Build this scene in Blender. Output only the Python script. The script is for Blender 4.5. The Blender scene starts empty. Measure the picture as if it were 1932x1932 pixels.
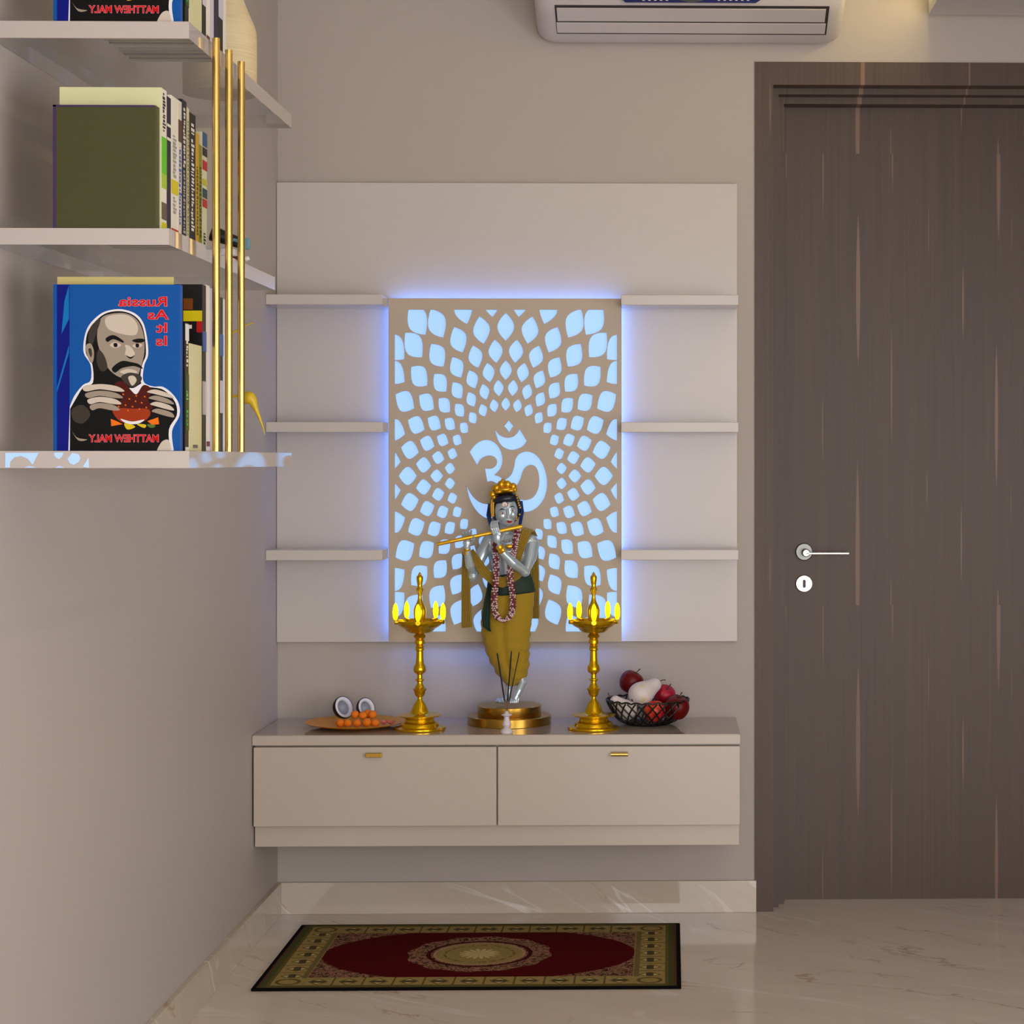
import bpy, bmesh, math, random
from mathutils import Vector, Matrix, noise
random.seed(7)
PI = math.pi
S = bpy.context.scene
COL = S.collection

# ------------------------------------------------------------------ camera
F = 3830.0                      # focal length in pixels of the 1932 frame
YAW = math.radians(1.2)
CAM = Vector((0.0, -5.2, 1.157))
PX0 = 1265 + F * math.tan(YAW)
PY0 = 868.0
cd = bpy.data.cameras.new('camera'); cam = bpy.data.objects.new('camera', cd); COL.objects.link(cam)
cam.location = CAM; cam.rotation_euler = (PI / 2, 0, -YAW)
cd.sensor_width = 36; cd.sensor_fit = 'HORIZONTAL'; cd.lens = F / 1932 * 36
cd.shift_x = (966 - PX0) / 1932; cd.shift_y = (PY0 - 966) / 1932
cd.clip_start = 0.05; cd.clip_end = 50
S.camera = cam
FW = Vector((math.sin(YAW), math.cos(YAW), 0)); RT = Vector((math.cos(YAW), -math.sin(YAW), 0))

def P(px, py, Y):
    d = FW + RT * ((px - PX0) / F) + Vector((0, 0, (PY0 - py) / F))
    return CAM + d * ((Y - CAM.y) / d.y)

def px_size(Y):
    return (Y - CAM.y) / F

# ------------------------------------------------------------------ colour + node helpers
def lin(c):
    c = c / 255.0
    return c / 12.92 if c <= 0.04045 else ((c + 0.055) / 1.055) ** 2.4
def rgb(r, g, b):
    return (lin(r), lin(g), lin(b), 1)

class E:
    def __init__(s, nt, v): s.nt, s.v = nt, v
    def _n(s, op, *a):
        n = s.nt.nodes.new('ShaderNodeMath'); n.operation = op
        for i, x in enumerate((s,) + a):
            if isinstance(x, E): s.nt.links.new(x.v, n.inputs[i])
            else: n.inputs[i].default_value = x
        return E(s.nt, n.outputs[0])
    def __add__(s, o): return s._n('ADD', o)
    def __sub__(s, o): return s._n('SUBTRACT', o)
    def __mul__(s, o): return s._n('MULTIPLY', o)
    def __truediv__(s, o): return s._n('DIVIDE', o)
    def abs(s): return s._n('ABSOLUTE')
    def lt(s, o): return s._n('LESS_THAN', o)
    def gt(s, o): return s._n('GREATER_THAN', o)
    def mx(s, o): return s._n('MAXIMUM', o)
    def mn(s, o): return s._n('MINIMUM', o)
    def pw(s, o): return s._n('POWER', o)
    def mod(s, o): return s._n('FLOORED_MODULO', o)
    def sin(s): return s._n('SINE')
    def sqrt(s): return s._n('SQRT')
    def atan2(s, o): return s._n('ARCTAN2', o)
    def inv(s): return s * -1.0 + 1.0
    def clamp(s): return s.mx(0.0).mn(1.0)

def coords(nt, kind='Object'):
    t = nt.nodes.new('ShaderNodeTexCoord'); sp = nt.nodes.new('ShaderNodeSeparateXYZ')
    nt.links.new(t.outputs[kind], sp.inputs[0])
    return E(nt, sp.outputs[0]), E(nt, sp.outputs[1]), E(nt, sp.outputs[2])
def vec(nt, x, y, z):
    n = nt.nodes.new('ShaderNodeCombineXYZ')
    for i, v in enumerate((x, y, z)):
        if isinstance(v, E): nt.links.new(v.v, n.inputs[i])
        else: n.inputs[i].default_value = v
    return n.outputs[0]
def noise_n(nt, v, scale, detail=3, rough=0.5, dist=0.0):
    n = nt.nodes.new('ShaderNodeTexNoise'); n.inputs['Scale'].default_value = scale
    n.inputs['Detail'].default_value = detail; n.inputs['Roughness'].default_value = rough
    n.inputs['Distortion'].default_value = dist
    if v is not None: nt.links.new(v, n.inputs['Vector'])
    return E(nt, n.outputs['Fac'])
def mixc(nt, f, a, b):
    n = nt.nodes.new('ShaderNodeMix'); n.data_type = 'RGBA'
    if isinstance(f, E): nt.links.new(f.v, n.inputs[0])
    else: n.inputs[0].default_value = f
    for i, c in ((6, a), (7, b)):
        if isinstance(c, tuple): n.inputs[i].default_value = c
        else: nt.links.new(c, n.inputs[i])
    return n.outputs[2]

MATS = {}
def mat(name, col, rough=0.5, metal=0.0, spec=0.5, coat=0.0, emit=None, es=0.0, bump=None, sheen=0.0):
    if name in MATS: return MATS[name]
    m = bpy.data.materials.new(name); m.use_nodes = True; MATS[name] = m
    b = m.node_tree.nodes['Principled BSDF']
    b.inputs['Base Color'].default_value = col
    b.inputs['Roughness'].default_value = rough; b.inputs['Metallic'].default_value = metal
    b.inputs['Specular IOR Level'].default_value = spec
    b.inputs['Coat Weight'].default_value = coat; b.inputs['Coat Roughness'].default_value = 0.08
    b.inputs['Sheen Weight'].default_value = sheen
    if emit:
        b.inputs['Emission Color'].default_value = emit; b.inputs['Emission Strength'].default_value = es
    if bump:
        nt = m.node_tree
        t = nt.nodes.new('ShaderNodeTexCoord')
        n = noise_n(nt, t.outputs['Object'], bump[0], 4)
        bn = nt.nodes.new('ShaderNodeBump'); bn.inputs['Strength'].default_value = bump[1]
        bn.inputs['Distance'].default_value = bump[2]
        nt.links.new(n.v, bn.inputs['Height']); nt.links.new(bn.outputs[0], b.inputs['Normal'])
    return m
def setc(m, sock): m.node_tree.links.new(sock, m.node_tree.nodes['Principled BSDF'].inputs['Base Color'])

# ------------------------------------------------------------------ geometry helpers
class MB:
    def __init__(s): s.bm = bmesh.new()
    def _faces(s, fs, mi):
        for f in fs: f.material_index = mi
    def box(s, x0, x1, y0, y1, z0, z1, mi=0):
        x0, x1 = min(x0, x1), max(x0, x1); y0, y1 = min(y0, y1), max(y0, y1); z0, z1 = min(z0, z1), max(z0, z1)
        v = [s.bm.verts.new(c) for c in ((x0,y0,z0),(x1,y0,z0),(x1,y1,z0),(x0,y1,z0),(x0,y0,z1),(x1,y0,z1),(x1,y1,z1),(x0,y1,z1))]
        fs = [s.bm.faces.new([v[i] for i in q]) for q in ((0,3,2,1),(4,5,6,7),(0,1,5,4),(1,2,6,5),(2,3,7,6),(3,0,4,7))]
        s._faces(fs, mi); return s
    def loft(s, rings, mi=0, cap=True, closed=True):
        R = [[s.bm.verts.new(p) for p in r] for r in rings]
        n = len(R[0]); fs = []
        for a, b in zip(R, R[1:]):
            for i in range(n if closed else n - 1):
                j = (i + 1) % n
                try: fs.append(s.bm.faces.new((a[i], a[j], b[j], b[i])))
                except ValueError: pass
        if cap:
            for r in (R[0], R[-1]):
                try: fs.append(s.bm.faces.new(r))
                except ValueError: pass
        s._faces(fs, mi); return s
    def lathe(s, prof, c=(0,0,0), seg=32, mi=0, M=None, squash=1.0):
        rings = []
        for r, z in prof:
            r = max(r, 1e-5)
            ring = [Vector((r * math.cos(2*PI*i/seg), r * squash * math.sin(2*PI*i/seg), z)) for i in range(seg)]
            if M is not None: ring = [M @ p for p in ring]
            rings.append([p + Vector(c) for p in ring])
        return s.loft(rings, mi)
    def ball(s, c, r, mi=0, seg=20, rings=12, M=None):
        if not hasattr(r, '__len__'): r = (r, r, r)
        rr = []
        for k in range(rings + 1):
            a = -PI/2 + PI * k / rings; ca = max(math.cos(a), 1e-4)
            ring = [Vector((r[0]*ca*math.cos(2*PI*i/seg), r[1]*ca*math.sin(2*PI*i/seg), r[2]*math.sin(a))) for i in range(seg)]
            if M is not None: ring = [M @ p for p in ring]
            rr.append([p + Vector(c) for p in ring])
        return s.loft(rr, mi)
    def tube(s, pts, r, seg=10, mi=0, cap=True):
        pts = [Vector(p) for p in pts]
        rs = r if hasattr(r, '__len__') else [r] * len(pts)
        up = None; rings = []
        for i, p in enumerate(pts):
            t = (pts[min(i+1, len(pts)-1)] - pts[max(i-1, 0)]).normalized()
            if up is None:
                up = Vector((0,0,1)) if abs(t.z) < 0.9 else Vector((1,0,0))
            a = t.cross(up).normalized(); b = a.cross(t).normalized(); up = b
            rings.append([p + (a*math.cos(2*PI*k/seg) + b*math.sin(2*PI*k/seg))*rs[i] for k in range(seg)])
        return s.loft(rings, mi, cap)
    def capsule(s, pts, rs, seg=14, mi=0):
        s.tube(pts, rs, seg, mi)
        for p, r in zip(pts, rs): s.ball(p, r, mi, 14, 8)
        return s
    def prism(s, poly, y0, y1, mi=0):
        """poly of (x,z), extruded in Y"""
        a = [s.bm.verts.new((x, y0, z)) for x, z in poly]; b = [s.bm.verts.new((x, y1, z)) for x, z in poly]
        fs = [s.bm.faces.new(a), s.bm.faces.new(b[::-1])]
        n = len(a)
        for i in range(n):
            j = (i+1) % n; fs.append(s.bm.faces.new((a[j], a[i], b[i], b[j])))
        s._faces(fs, mi); return s
    def ribbon(s, pts, hw, axis, depth=(0,-1,0), folds=4, amp=0.0015, th=0.0012, m=24, mi=0):
        """pleated cloth strip: pts path, hw half widths, axis width direction (or list)"""
        rings = []; D = Vector(depth)
        for i, p in enumerate(pts):
            ax = Vector(axis[i] if isinstance(axis, list) else axis).normalized(); p = Vector(p); fr = []; bk = []
            for j in range(m + 1):
                u = -1 + 2*j/m; w = amp*math.sin(folds*PI*u + 0.6*i/len(pts)); edge = math.sqrt(max(0, 1-u**6))
                q = p + ax*(u*hw[i])
                fr.append(q + D*(w + th*edge)); bk.append(q + D*(w - th*edge))
            rings.append(fr + bk[::-1][1:-1])
        return s.loft(rings, mi)
    def build(s, name, mats, parent=None, smooth=False, bevel=0.0, seg=2, angle=35):
        bmesh.ops.remove_doubles(s.bm, verts=s.bm.verts, dist=1e-7)
        bmesh.ops.recalc_face_normals(s.bm, faces=s.bm.faces)
        me = bpy.data.meshes.new(name); s.bm.to_mesh(me); s.bm.free()
        for m in (mats if isinstance(mats, (list, tuple)) else [mats]): me.materials.append(m)
        if smooth:
            for p in me.polygons: p.use_smooth = True
            try: me.set_sharp_from_angle(angle=math.radians(angle))
            except Exception: pass
        o = bpy.data.objects.new(name, me); COL.objects.link(o)
        if bevel:
            md = o.modifiers.new('bevel', 'BEVEL'); md.width = bevel; md.segments = seg; md.limit_method = 'ANGLE'
            for p in me.polygons: p.use_smooth = True
            md.harden_normals = True
        attach(o, parent)
        return o

def attach(o, parent):
    if parent is not None:
        o.parent = parent
        if parent.type == 'EMPTY':
            o.matrix_parent_inverse = Matrix.Translation(-Vector(parent.location))
def tag(o, label=None, cat=None, group=None, kind=None):
    if label: o['label'] = label
    if cat: o['category'] = cat
    if group: o['group'] = group
    if kind: o['kind'] = kind
    return o
def thing(name, label, cat, loc, group=None):
    o = bpy.data.objects.new(name, None); COL.objects.link(o); o.location = loc; o.empty_display_size = 0.05
    return tag(o, label, cat, group)
def copy_tree(o, parent=None):
    c = o.copy(); COL.objects.link(c)
    if parent is not None:
        mi = o.matrix_parent_inverse.copy(); c.parent = parent; c.matrix_parent_inverse = mi
    for ch in [x for x in bpy.data.objects if x.parent == o]: copy_tree(ch, c)
    return c
def mesh_from(o, name):
    bpy.context.view_layer.update()
    dg = bpy.context.evaluated_depsgraph_get()
    me = bpy.data.meshes.new_from_object(o.evaluated_get(dg)); me.name = name
    return me
def smooth_poly(pts, corners=(), n=6):
    N = len(pts); out = []
    cs = set(c % N for c in corners)
    for i in range(N):
        p1, p2 = pts[i], pts[(i+1) % N]
        p0 = pts[i-1] if i not in cs else p1
        p3 = pts[(i+2) % N] if (i+1) % N not in cs else p2
        for k in range(n):
            t = k/n
            f = lambda a, b, c, d: 0.5*((2*b)+(-a+c)*t+(2*a-5*b+4*c-d)*t*t+(-a+3*b-3*c+d)*t**3)
            out.append((f(p0[0],p1[0],p2[0],p3[0]), f(p0[1],p1[1],p2[1],p3[1])))
    return out
def text_mesh(name, body, size, m, parent, origin, mirror=False, align='LEFT', plane='front', bold=0.0, depth=0.0003, sx=1.0, roll=0.0):
    """plane front: text faces -Y. plane side: text faces +X, reading downwards"""
    cu = bpy.data.curves.new(name, 'FONT'); cu.body = body; cu.size = size; cu.align_x = align
    cu.offset = bold; cu.extrude = depth; cu.resolution_u = 3
    t = bpy.data.objects.new(name, cu); COL.objects.link(t)
    me = mesh_from(t, name); bpy.data.objects.remove(t); bpy.data.curves.remove(cu)
    me.transform(Matrix.Diagonal(((-1 if mirror else 1)*sx, 1, 1, 1)))
    if roll: me.transform(Matrix.Rotation(roll, 4, 'Z'))
    R = Matrix.Rotation(PI/2, 4, 'X')
    if plane == 'side': R = Matrix.Rotation(PI/2, 4, 'Z') @ R
    me.transform(Matrix.Translation(origin) @ R)
    if mirror: me.flip_normals()
    me.materials.clear(); me.materials.append(m)
    o = bpy.data.objects.new(name, me); COL.objects.link(o); attach(o, parent)
    return o

# ------------------------------------------------------------------ materials
def wall_paint(name, col):
    m = mat(name, col, 0.55, spec=0.3); nt = m.node_tree
    t = nt.nodes.new('ShaderNodeTexCoord'); n = noise_n(nt, t.outputs['Object'], 1.3, 2)
    setc(m, mixc(nt, n * 0.3, col, tuple(c*0.93 for c in col[:3]) + (1,)))
    return m
M_wall = wall_paint('wall_paint', rgb(181, 172, 166))
M_ceil = mat('ceiling_paint', rgb(214, 212, 210), 0.8)
M_lam = mat('warm_white_laminate', rgb(200, 194, 190), 0.17, spec=0.28)
M_cab = mat('beige_laminate', rgb(190, 178, 165), 0.24, spec=0.5)
M_top = mat('beige_polished_top', rgb(172, 160, 150), 0.05, spec=0.6)
M_jaali = mat('jaali_board', rgb(184, 169, 152), 0.45)
M_brass = mat('brushed_brass', rgb(222, 186, 108), 0.27, 1.0)
M_gold = mat('antique_gold', rgb(184, 144, 62), 0.27, 1.0)
M_lamp = mat('polished_yellow_brass', rgb(222, 178, 16), 0.22, 0.85)
M_flame = mat('flame', rgb(255, 240, 0), 0.5, emit=(1, 0.93, 0.0, 1), es=2.6)
M_steel = mat('satin_steel', rgb(205, 203, 200), 0.28, 0.9)
M_dsteel = mat('dark_steel', rgb(128, 130, 128), 0.35, 0.8)
M_black = mat('black_plastic', rgb(16, 16, 18), 0.4)
M_white = mat('white_plastic', rgb(206, 200, 198), 0.3)
M_ac = mat('ac_plastic', rgb(206, 200, 198), 0.32)
M_acgap = mat('ac_gap', rgb(52, 48, 48), 0.6)
M_blue = mat('display_blue', rgb(8, 18, 92), 0.15)
M_led = mat('backlit_acrylic', rgb(110, 150, 205), 0.4, emit=rgb(163, 203, 255), es=0.82)
M_strip = mat('led_strip', rgb(90, 120, 255), 0.5, emit=rgb(104, 154, 255), es=13.0)
M_warm = mat('warm_led_strip', rgb(255, 220, 130), 0.5, emit=(1, 0.78, 0.30, 1), es=19.0)

def marble(name, base, base2, rough, scale=1.0):
    m = mat(name, base, rough, spec=0.5); nt = m.node_tree
    x, y, z = coords(nt)
    # rotate so that veins run down to the right in plan
    a = math.radians(30)
    u = (x*math.cos(a) - y*math.sin(a)) + z*0.35
    v = (x*math.sin(a) + y*math.cos(a)) + z*0.8
    p = vec(nt, u*0.55*scale, v*2.0*scale, z*0.4)
    q = vec(nt, u*0.9*scale + 7.0, v*2.4*scale, z*0.6)
    cloud = noise_n(nt, p, 2.2, 6, 0.6, 0.6)
    w = noise_n(nt, p, 1.35, 5, 0.5, 1.1)
    veinw = ((w - 0.5).abs() * -85.0 + 1.0).clamp() * ((noise_n(nt, q, 2.3, 2) - 0.47) * 9.0).clamp()
    o = noise_n(nt, q, 1.1, 6, 0.6, 1.3)
    veino = ((o - 0.52).abs() * -95.0 + 1.0).clamp() * ((noise_n(nt, p, 3.1, 2) - 0.5) * 9.0).clamp()
    c = mixc(nt, ((cloud - 0.3) * 2.0).clamp(), base2, base)
    c = mixc(nt, veinw * 0.5, c, rgb(240, 236, 234))
    c = mixc(nt, veino * 0.6, c, rgb(150, 112, 60))
    setc(m, c); return m
M_floor = marble('polished_marble', rgb(226, 214, 201), rgb(212, 199, 184), 0.085)
M_skirt = marble('skirting_marble', rgb(200, 189, 173), rgb(188, 175, 158), 0.06, 1.6)

def door_wood():
    YL = 0.14
    m = mat('dark_walnut_veneer', rgb(70, 50, 40), 0.42, spec=0.45); nt = m.node_tree
    x, y, z = coords(nt)
    g1 = noise_n(nt, vec(nt, x*1.0, 0.0, z*0.012), 150, 3, 0.6)
    g2 = noise_n(nt, vec(nt, x*1.0, 3.0, z*0.03), 34, 3, 0.5)
    g3 = noise_n(nt, vec(nt, x*0.7, 6.0, z*0.1), 5, 2, 0.5)
    f = (g1 - 0.5) * 0.8 + (g2 - 0.5) * 0.6 + (g3 - 0.5) * 0.5 + 0.5
    c = mixc(nt, f.clamp(), rgb(54, 38, 31), rgb(88, 67, 56))
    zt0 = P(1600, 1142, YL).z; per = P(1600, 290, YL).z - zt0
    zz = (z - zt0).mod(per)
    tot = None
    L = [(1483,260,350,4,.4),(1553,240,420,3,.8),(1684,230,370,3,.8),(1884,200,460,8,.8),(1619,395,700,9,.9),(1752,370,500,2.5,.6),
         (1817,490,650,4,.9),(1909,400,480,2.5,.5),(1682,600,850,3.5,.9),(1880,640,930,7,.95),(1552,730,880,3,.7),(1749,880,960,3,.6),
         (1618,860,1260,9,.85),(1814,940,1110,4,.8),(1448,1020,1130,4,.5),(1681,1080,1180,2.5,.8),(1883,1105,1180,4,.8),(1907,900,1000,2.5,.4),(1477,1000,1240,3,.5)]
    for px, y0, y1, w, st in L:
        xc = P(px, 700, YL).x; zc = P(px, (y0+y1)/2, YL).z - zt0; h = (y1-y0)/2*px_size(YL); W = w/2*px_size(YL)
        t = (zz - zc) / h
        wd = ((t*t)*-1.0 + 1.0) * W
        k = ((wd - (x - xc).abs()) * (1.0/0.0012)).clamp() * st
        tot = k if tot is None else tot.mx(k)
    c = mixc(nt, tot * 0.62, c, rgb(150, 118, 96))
    setc(m, c); return m
M_wood = door_wood()

def acrylic():
    m = bpy.data.materials.new('clear_acrylic'); m.use_nodes = True; nt = m.node_tree; nt.nodes.clear()
    out = nt.nodes.new('ShaderNodeOutputMaterial'); tr = nt.nodes.new('ShaderNodeBsdfTransparent'); gl = nt.nodes.new('ShaderNodeBsdfGlossy')
    df = nt.nodes.new('ShaderNodeBsdfDiffuse'); fr = nt.nodes.new('ShaderNodeLayerWeight'); m1 = nt.nodes.new('ShaderNodeMixShader'); m2 = nt.nodes.new('ShaderNodeMixShader')
    tr.inputs[0].default_value = (0.93, 0.94, 0.95, 1); gl.inputs['Roughness'].default_value = 0.03; fr.inputs[0].default_value = 0.5
    df.inputs[0].default_value = rgb(205, 200, 200)
    m1.inputs[0].default_value = 0.10
    L = nt.links.new
    L(tr.outputs[0], m1.inputs[1]); L(df.outputs[0], m1.inputs[2])
    L((E(nt, fr.outputs['Facing']).pw(5.0)*0.6 + 0.03).v, m2.inputs[0]); L(m1.outputs[0], m2.inputs[1]); L(gl.outputs[0], m2.inputs[2]); L(m2.outputs[0], out.inputs[0])
    return m
M_glass = acrylic()
M_edge = mat('polished_acrylic_edge', rgb(200, 192, 186), 0.04, 0.35, spec=1.0)
M_edge_light = mat('painted_edge_light', rgb(168, 200, 252), 0.12, emit=rgb(150, 190, 255), es=0.35)  # light caught in the acrylic edge, painted as a faint blue glow

# ------------------------------------------------------------------ the room
XL = P(524, 1000, 0).x
XR = 2.6; YF = -8.2; ZC = 2.62
WT = 0.12
xd0 = P(1424, 900, 0).x                         # left edge of the door frame
xd1 = xd0 + 1.13
zd = P(1424, 117, 0).z
MB().box(XL-WT, XR+WT, YF-WT, 0.5, -0.1, 0).build('floor', M_floor)['kind'] = 'structure'
MB().box(XL-WT, XR+WT, YF-WT, 0.5, ZC, ZC+0.1).build('ceiling', M_ceil)['kind'] = 'structure'
b = MB(); b.box(XL-WT, xd0, 0, 0.2, 0, ZC); b.box(xd0, xd1, 0, 0.2, zd, ZC); b.box(xd1, XR+WT, 0, 0.2, 0, ZC)
tag(b.build('wall_back', M_wall), kind='structure')
tag(MB().box(XL-WT, XL, YF, 0, 0, ZC).build('wall_left', M_wall), kind='structure')
wy0, wy1, wz2, wz3 = -6.9, -3.3, 0.1, 1.75
b = MB(); b.box(XR, XR+WT, YF, wy0, 0, ZC); b.box(XR, XR+WT, wy1, 0, 0, ZC); b.box(XR, XR+WT, wy0, wy1, 0, wz2); b.box(XR, XR+WT, wy0, wy1, wz3, ZC)
tag(b.build('wall_right', M_wall), kind='structure')
b = MB(); b.box(XR+.03, XR+.09, wy0, wy0+.05, wz2, wz3); b.box(XR+.03, XR+.09, wy1-.05, wy1, wz2, wz3); b.box(XR+.03, XR+.09, (wy0+wy1)/2-.025, (wy0+wy1)/2+.025, wz2, wz3)
b.box(XR+.03, XR+.09, wy0+.05, wy1-.05, wz2, wz2+.05); b.box(XR+.03, XR+.09, wy0+.05, wy1-.05, wz3-.05, wz3)
tag(b.build('fill_window', M_white), kind='structure')  # added opening, unseen, so light from the right brightens the left wall
# wall behind the camera with a tall glazed balcony door
wx0, wx1, wz1 = -0.42, 1.75, 2.42
b = MB(); b.box(XL-WT, wx0, YF-WT, YF, 0, ZC); b.box(wx1, XR+WT, YF-WT, YF, 0, ZC); b.box(wx0, wx1, YF-WT, YF, wz1, ZC)
tag(b.build('wall_front', M_wall), kind='structure')
win = MB()
win.box(wx0, wx0+0.05, YF-0.08, YF-0.02, 0, wz1); win.box(wx1-0.05, wx1, YF-0.08, YF-0.02, 0, wz1)
win.box((wx0+wx1)/2-0.02, (wx0+wx1)/2+0.02, YF-0.08, YF-0.02, 0, wz1); win.box(wx0, wx1, YF-0.08, YF-0.02, wz1-0.05, wz1)
tag(win.build('window_1', M_white), kind='structure')

# marble skirting
hs = P(900, 1664, -0.012).z
e = P(1427, 1700, -0.012).x
tag(MB().box(XL, e, -0.012, 0, 0, hs).build('baseboard_back', M_skirt, bevel=0.001), kind='structure')
tag(MB().box(XL, XL+0.012, YF, -0.012, 0, hs).build('baseboard_left', M_skirt, bevel=0.001), kind='structure')

# door: stepped frame, leaf, handle, keyhole
fr = MB()
steps = [(1424, 117, -0.004), (1459, 160, 0.045), (1469, 178, 0.085), (1479, 196, 0.125)]
YLEAF = 0.14
for i, (px, py, yy) in enumerate(steps):
    x0 = P(px, 900, yy).x if i else xd0
    z1 = P(1500, py, yy).z if i else zd
    nx = P(steps[i+1][0], 900, yy).x if i < 3 else x0 + 0.003
    nz = P(1500, steps[i+1][1], yy).z if i < 3 else z1 - 0.003
    mx = xd1 - (x0 - xd0)
    yb = 0.2
    fr.box(x0, nx, yy, yb, 0, z1); fr.box(xd1-(nx-xd0), mx, yy, yb, 0, z1)
    fr.box(nx, xd1-(nx-xd0), yy, yb, nz, z1)
tag(fr.build('trim_1', M_wood), kind='structure')
dl = P(1479, 900, YLEAF).x
door = MB().box(dl, xd1-0.02, YLEAF, YLEAF+0.04, 0.0, P(1500, 185, YLEAF).z).build('door_1', M_wood); tag(door, kind='structure')
hc = P(1517, 1041, YLEAF); kc = P(1517, 1101, YLEAF); u = px_size(YLEAF)
RX = Matrix.Rotation(PI/2, 4, 'X')
h = MB()
h.lathe([(0, 0), (16.5*u, 0), (16.5*u, 0.006), (15*u, 0.009), (0, 0.009)], hc, 40, 0, RX)
h.build('handle_rose', M_dsteel, door, True)
h = MB()
h.lathe([(0, 0), (7.5*u, 0), (7.5*u, 0.055), (6.5*u, 0.058), (0, 0.058)], hc + Vector((0.002, 0, -0.001)), 32, 0, RX)
p1 = P(1602, 1043, YLEAF-0.05)
h.box(hc.x, p1.x, YLEAF-0.058, YLEAF-0.04, hc.z-0.0045, hc.z+0.0005)
h.build('door_handle', M_steel, door, bevel=0.0012)
h = MB()
h.lathe([(0, 0), (16.5*u, 0), (16.5*u, 0.005), (15*u, 0.008), (0, 0.008)], kc, 40, 0, RX)
kp = h.build('keyhole_plate', M_steel, door, True); kp['label'] = 'round satin steel keyhole plate'
hw = 2.8*u
sl = [(kc.x + hw*math.cos(a), kc.z + 5*u + hw*math.sin(a)) for a in [PI*i/10 for i in range(11)]] + \
     [(kc.x + hw*math.cos(a), kc.z - 5*u + hw*math.sin(a)) for a in [PI + PI*i/10 for i in range(11)]]
MB().prism(sl, YLEAF-0.0086, YLEAF-0.006).build('keyhole', M_black, kp)

# dropped ceiling panel with hidden warm light, upper right
cx0 = P(1752, 28, -0.03).x; cz = P(1752, 28, -0.03).z
cpn = thing('ceiling_panel', 'lowered plaster ceiling panel above the door with warm hidden light', 'ceiling panel', ((cx0+XR)/2, -1.0, cz))
MB().box(cx0, XR, -2.6, -0.03, cz, cz+0.045).build('panel_board', M_ceil, cpn)
MB().box(cx0+0.05, XR-0.02, -2.5, -0.16, cz+0.05, ZC).build('panel_hanger', M_ceil, cpn)
MB().box(cx0-0.006, cx0+0.004, -2.5, -0.05, cz+0.0455, cz+0.056).build('light_strip', M_warm, cpn)

# ------------------------------------------------------------------ back board + ledges
YB = -0.02
bx0 = XL + 0.001; bx1 = P(1391, 800, YB).x; bz1 = P(900, 345, YB).z; bz0 = P(900, 1211, YB).z
tag(MB().box(bx0, bx1, YB, -0.0005, bz0, bz1).build('back_board', M_lam, bevel=0.0012),
    'wide warm white glossy wall board behind the glowing carved panel', 'wall panel')
YS = -0.157
jx0 = P(733, 880, -0.058).x; jx1 = P(1172.5, 880, -0.058).x; jz1 = P(950, 563, -0.058).z; jz0 = P(950, 1211, -0.058).z
rows = [('top', 566), ('middle', 806), ('bottom', 1047)]
for nm, py in rows:
    z1 = P(1280, py-9.5, YS).z; z0 = P(1280, py+9.5, YS).z
    for side in ('left', 'right'):
        if side == 'left':
            xa = XL+0.0005; xb = jx0 - 0.0015
        else:
            xa = jx1 + 0.0015; xb = P(1393.5, py, YS).x
        o = MB().box(xa, xb, YS, YB, z0, z1).build('wall_ledge', M_cab if False else M_lam, bevel=0.0012)
        tag(o, '%s ledge of the three on the %s side of the carved panel' % (nm, side), 'shelf', 'wall ledges beside the carved panel')

# ------------------------------------------------------------------ carved back-lit panel
YJ0, YJ1 = -0.058, -0.048
def clip(poly, x0, x1, y0, y1):
    def cl(pts, inside, inter):
        out = []
        for i in range(len(pts)):
            a, b = pts[i-1], pts[i]
            if inside(b):
                if not inside(a): out.append(inter(a, b))
                out.append(b)
            elif inside(a): out.append(inter(a, b))
        return out
    def ix(X): return lambda a, b: (X, a[1] + (b[1]-a[1])*(X-a[0])/(b[0]-a[0]))
    def iy(Y): return lambda a, b: (a[0] + (b[0]-a[0])*(Y-a[1])/(b[1]-a[1]), Y)
    for ins, it in ((lambda p: p[0] >= x0, ix(x0)), (lambda p: p[0] <= x1, ix(x1)), (lambda p: p[1] >= y0, iy(y0)), (lambda p: p[1] <= y1, iy(y1))):
        if not poly: return poly
        poly = cl(poly, ins, it)
    return poly
def area(p): return abs(sum(p[i-1][0]*p[i][1]-p[i][0]*p[i-1][1] for i in range(len(p))))/2
holes = []
for ri, r in enumerate([106, 130.5, 156, 185, 220, 260, 284]):
    for k in range(30):
        th = PI/2 + 2*PI*(k + (0.5 if ri % 2 else 0))/30
        ct, st = math.cos(th), math.sin(th); pts = []
        if ri == 6 and not (150 < abs(r*ct) < 215): continue
        n = 9
        wf = 0.074 if ri < 5 else 0.068
        if ri == 0: wf = 0.080
        for sgn in (1, -1):
            for i in range(n):
                t = (-1 + 2*i/n) * sgn
                a = r*(1 + 0.094*t); w = wf*r*(1-abs(t)**1.75)*sgn
                X = a*ct - w*st; Yc = a*st + w*ct
                pts.append((954 + X, 898 - Yc*1.28))
        pc = clip(pts, 744, 1164, 584, 1192)
        if len(pc) > 2 and area(pc) > 90: holes.append(pc)
Z3 = lambda L: [(720 + x/4.111, 540 + y/4.111) for x, y in L]
om = []
om.append(Z3(smooth_poly([(985,1038),(1003,1063),(1022,1085),(1005,1108),(990,1134),(970,1108),(949,1085),(967,1063)], (0,2,4,6), 4)))
om.append(Z3(smooth_poly([(875,1110),(915,1155),(965,1175),(1015,1168),(1050,1140),(1068,1106),(1125,1200),(1098,1238),(1050,1262),(1000,1268),(945,1248),(905,1200)], (0,5,6), 5)))
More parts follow.
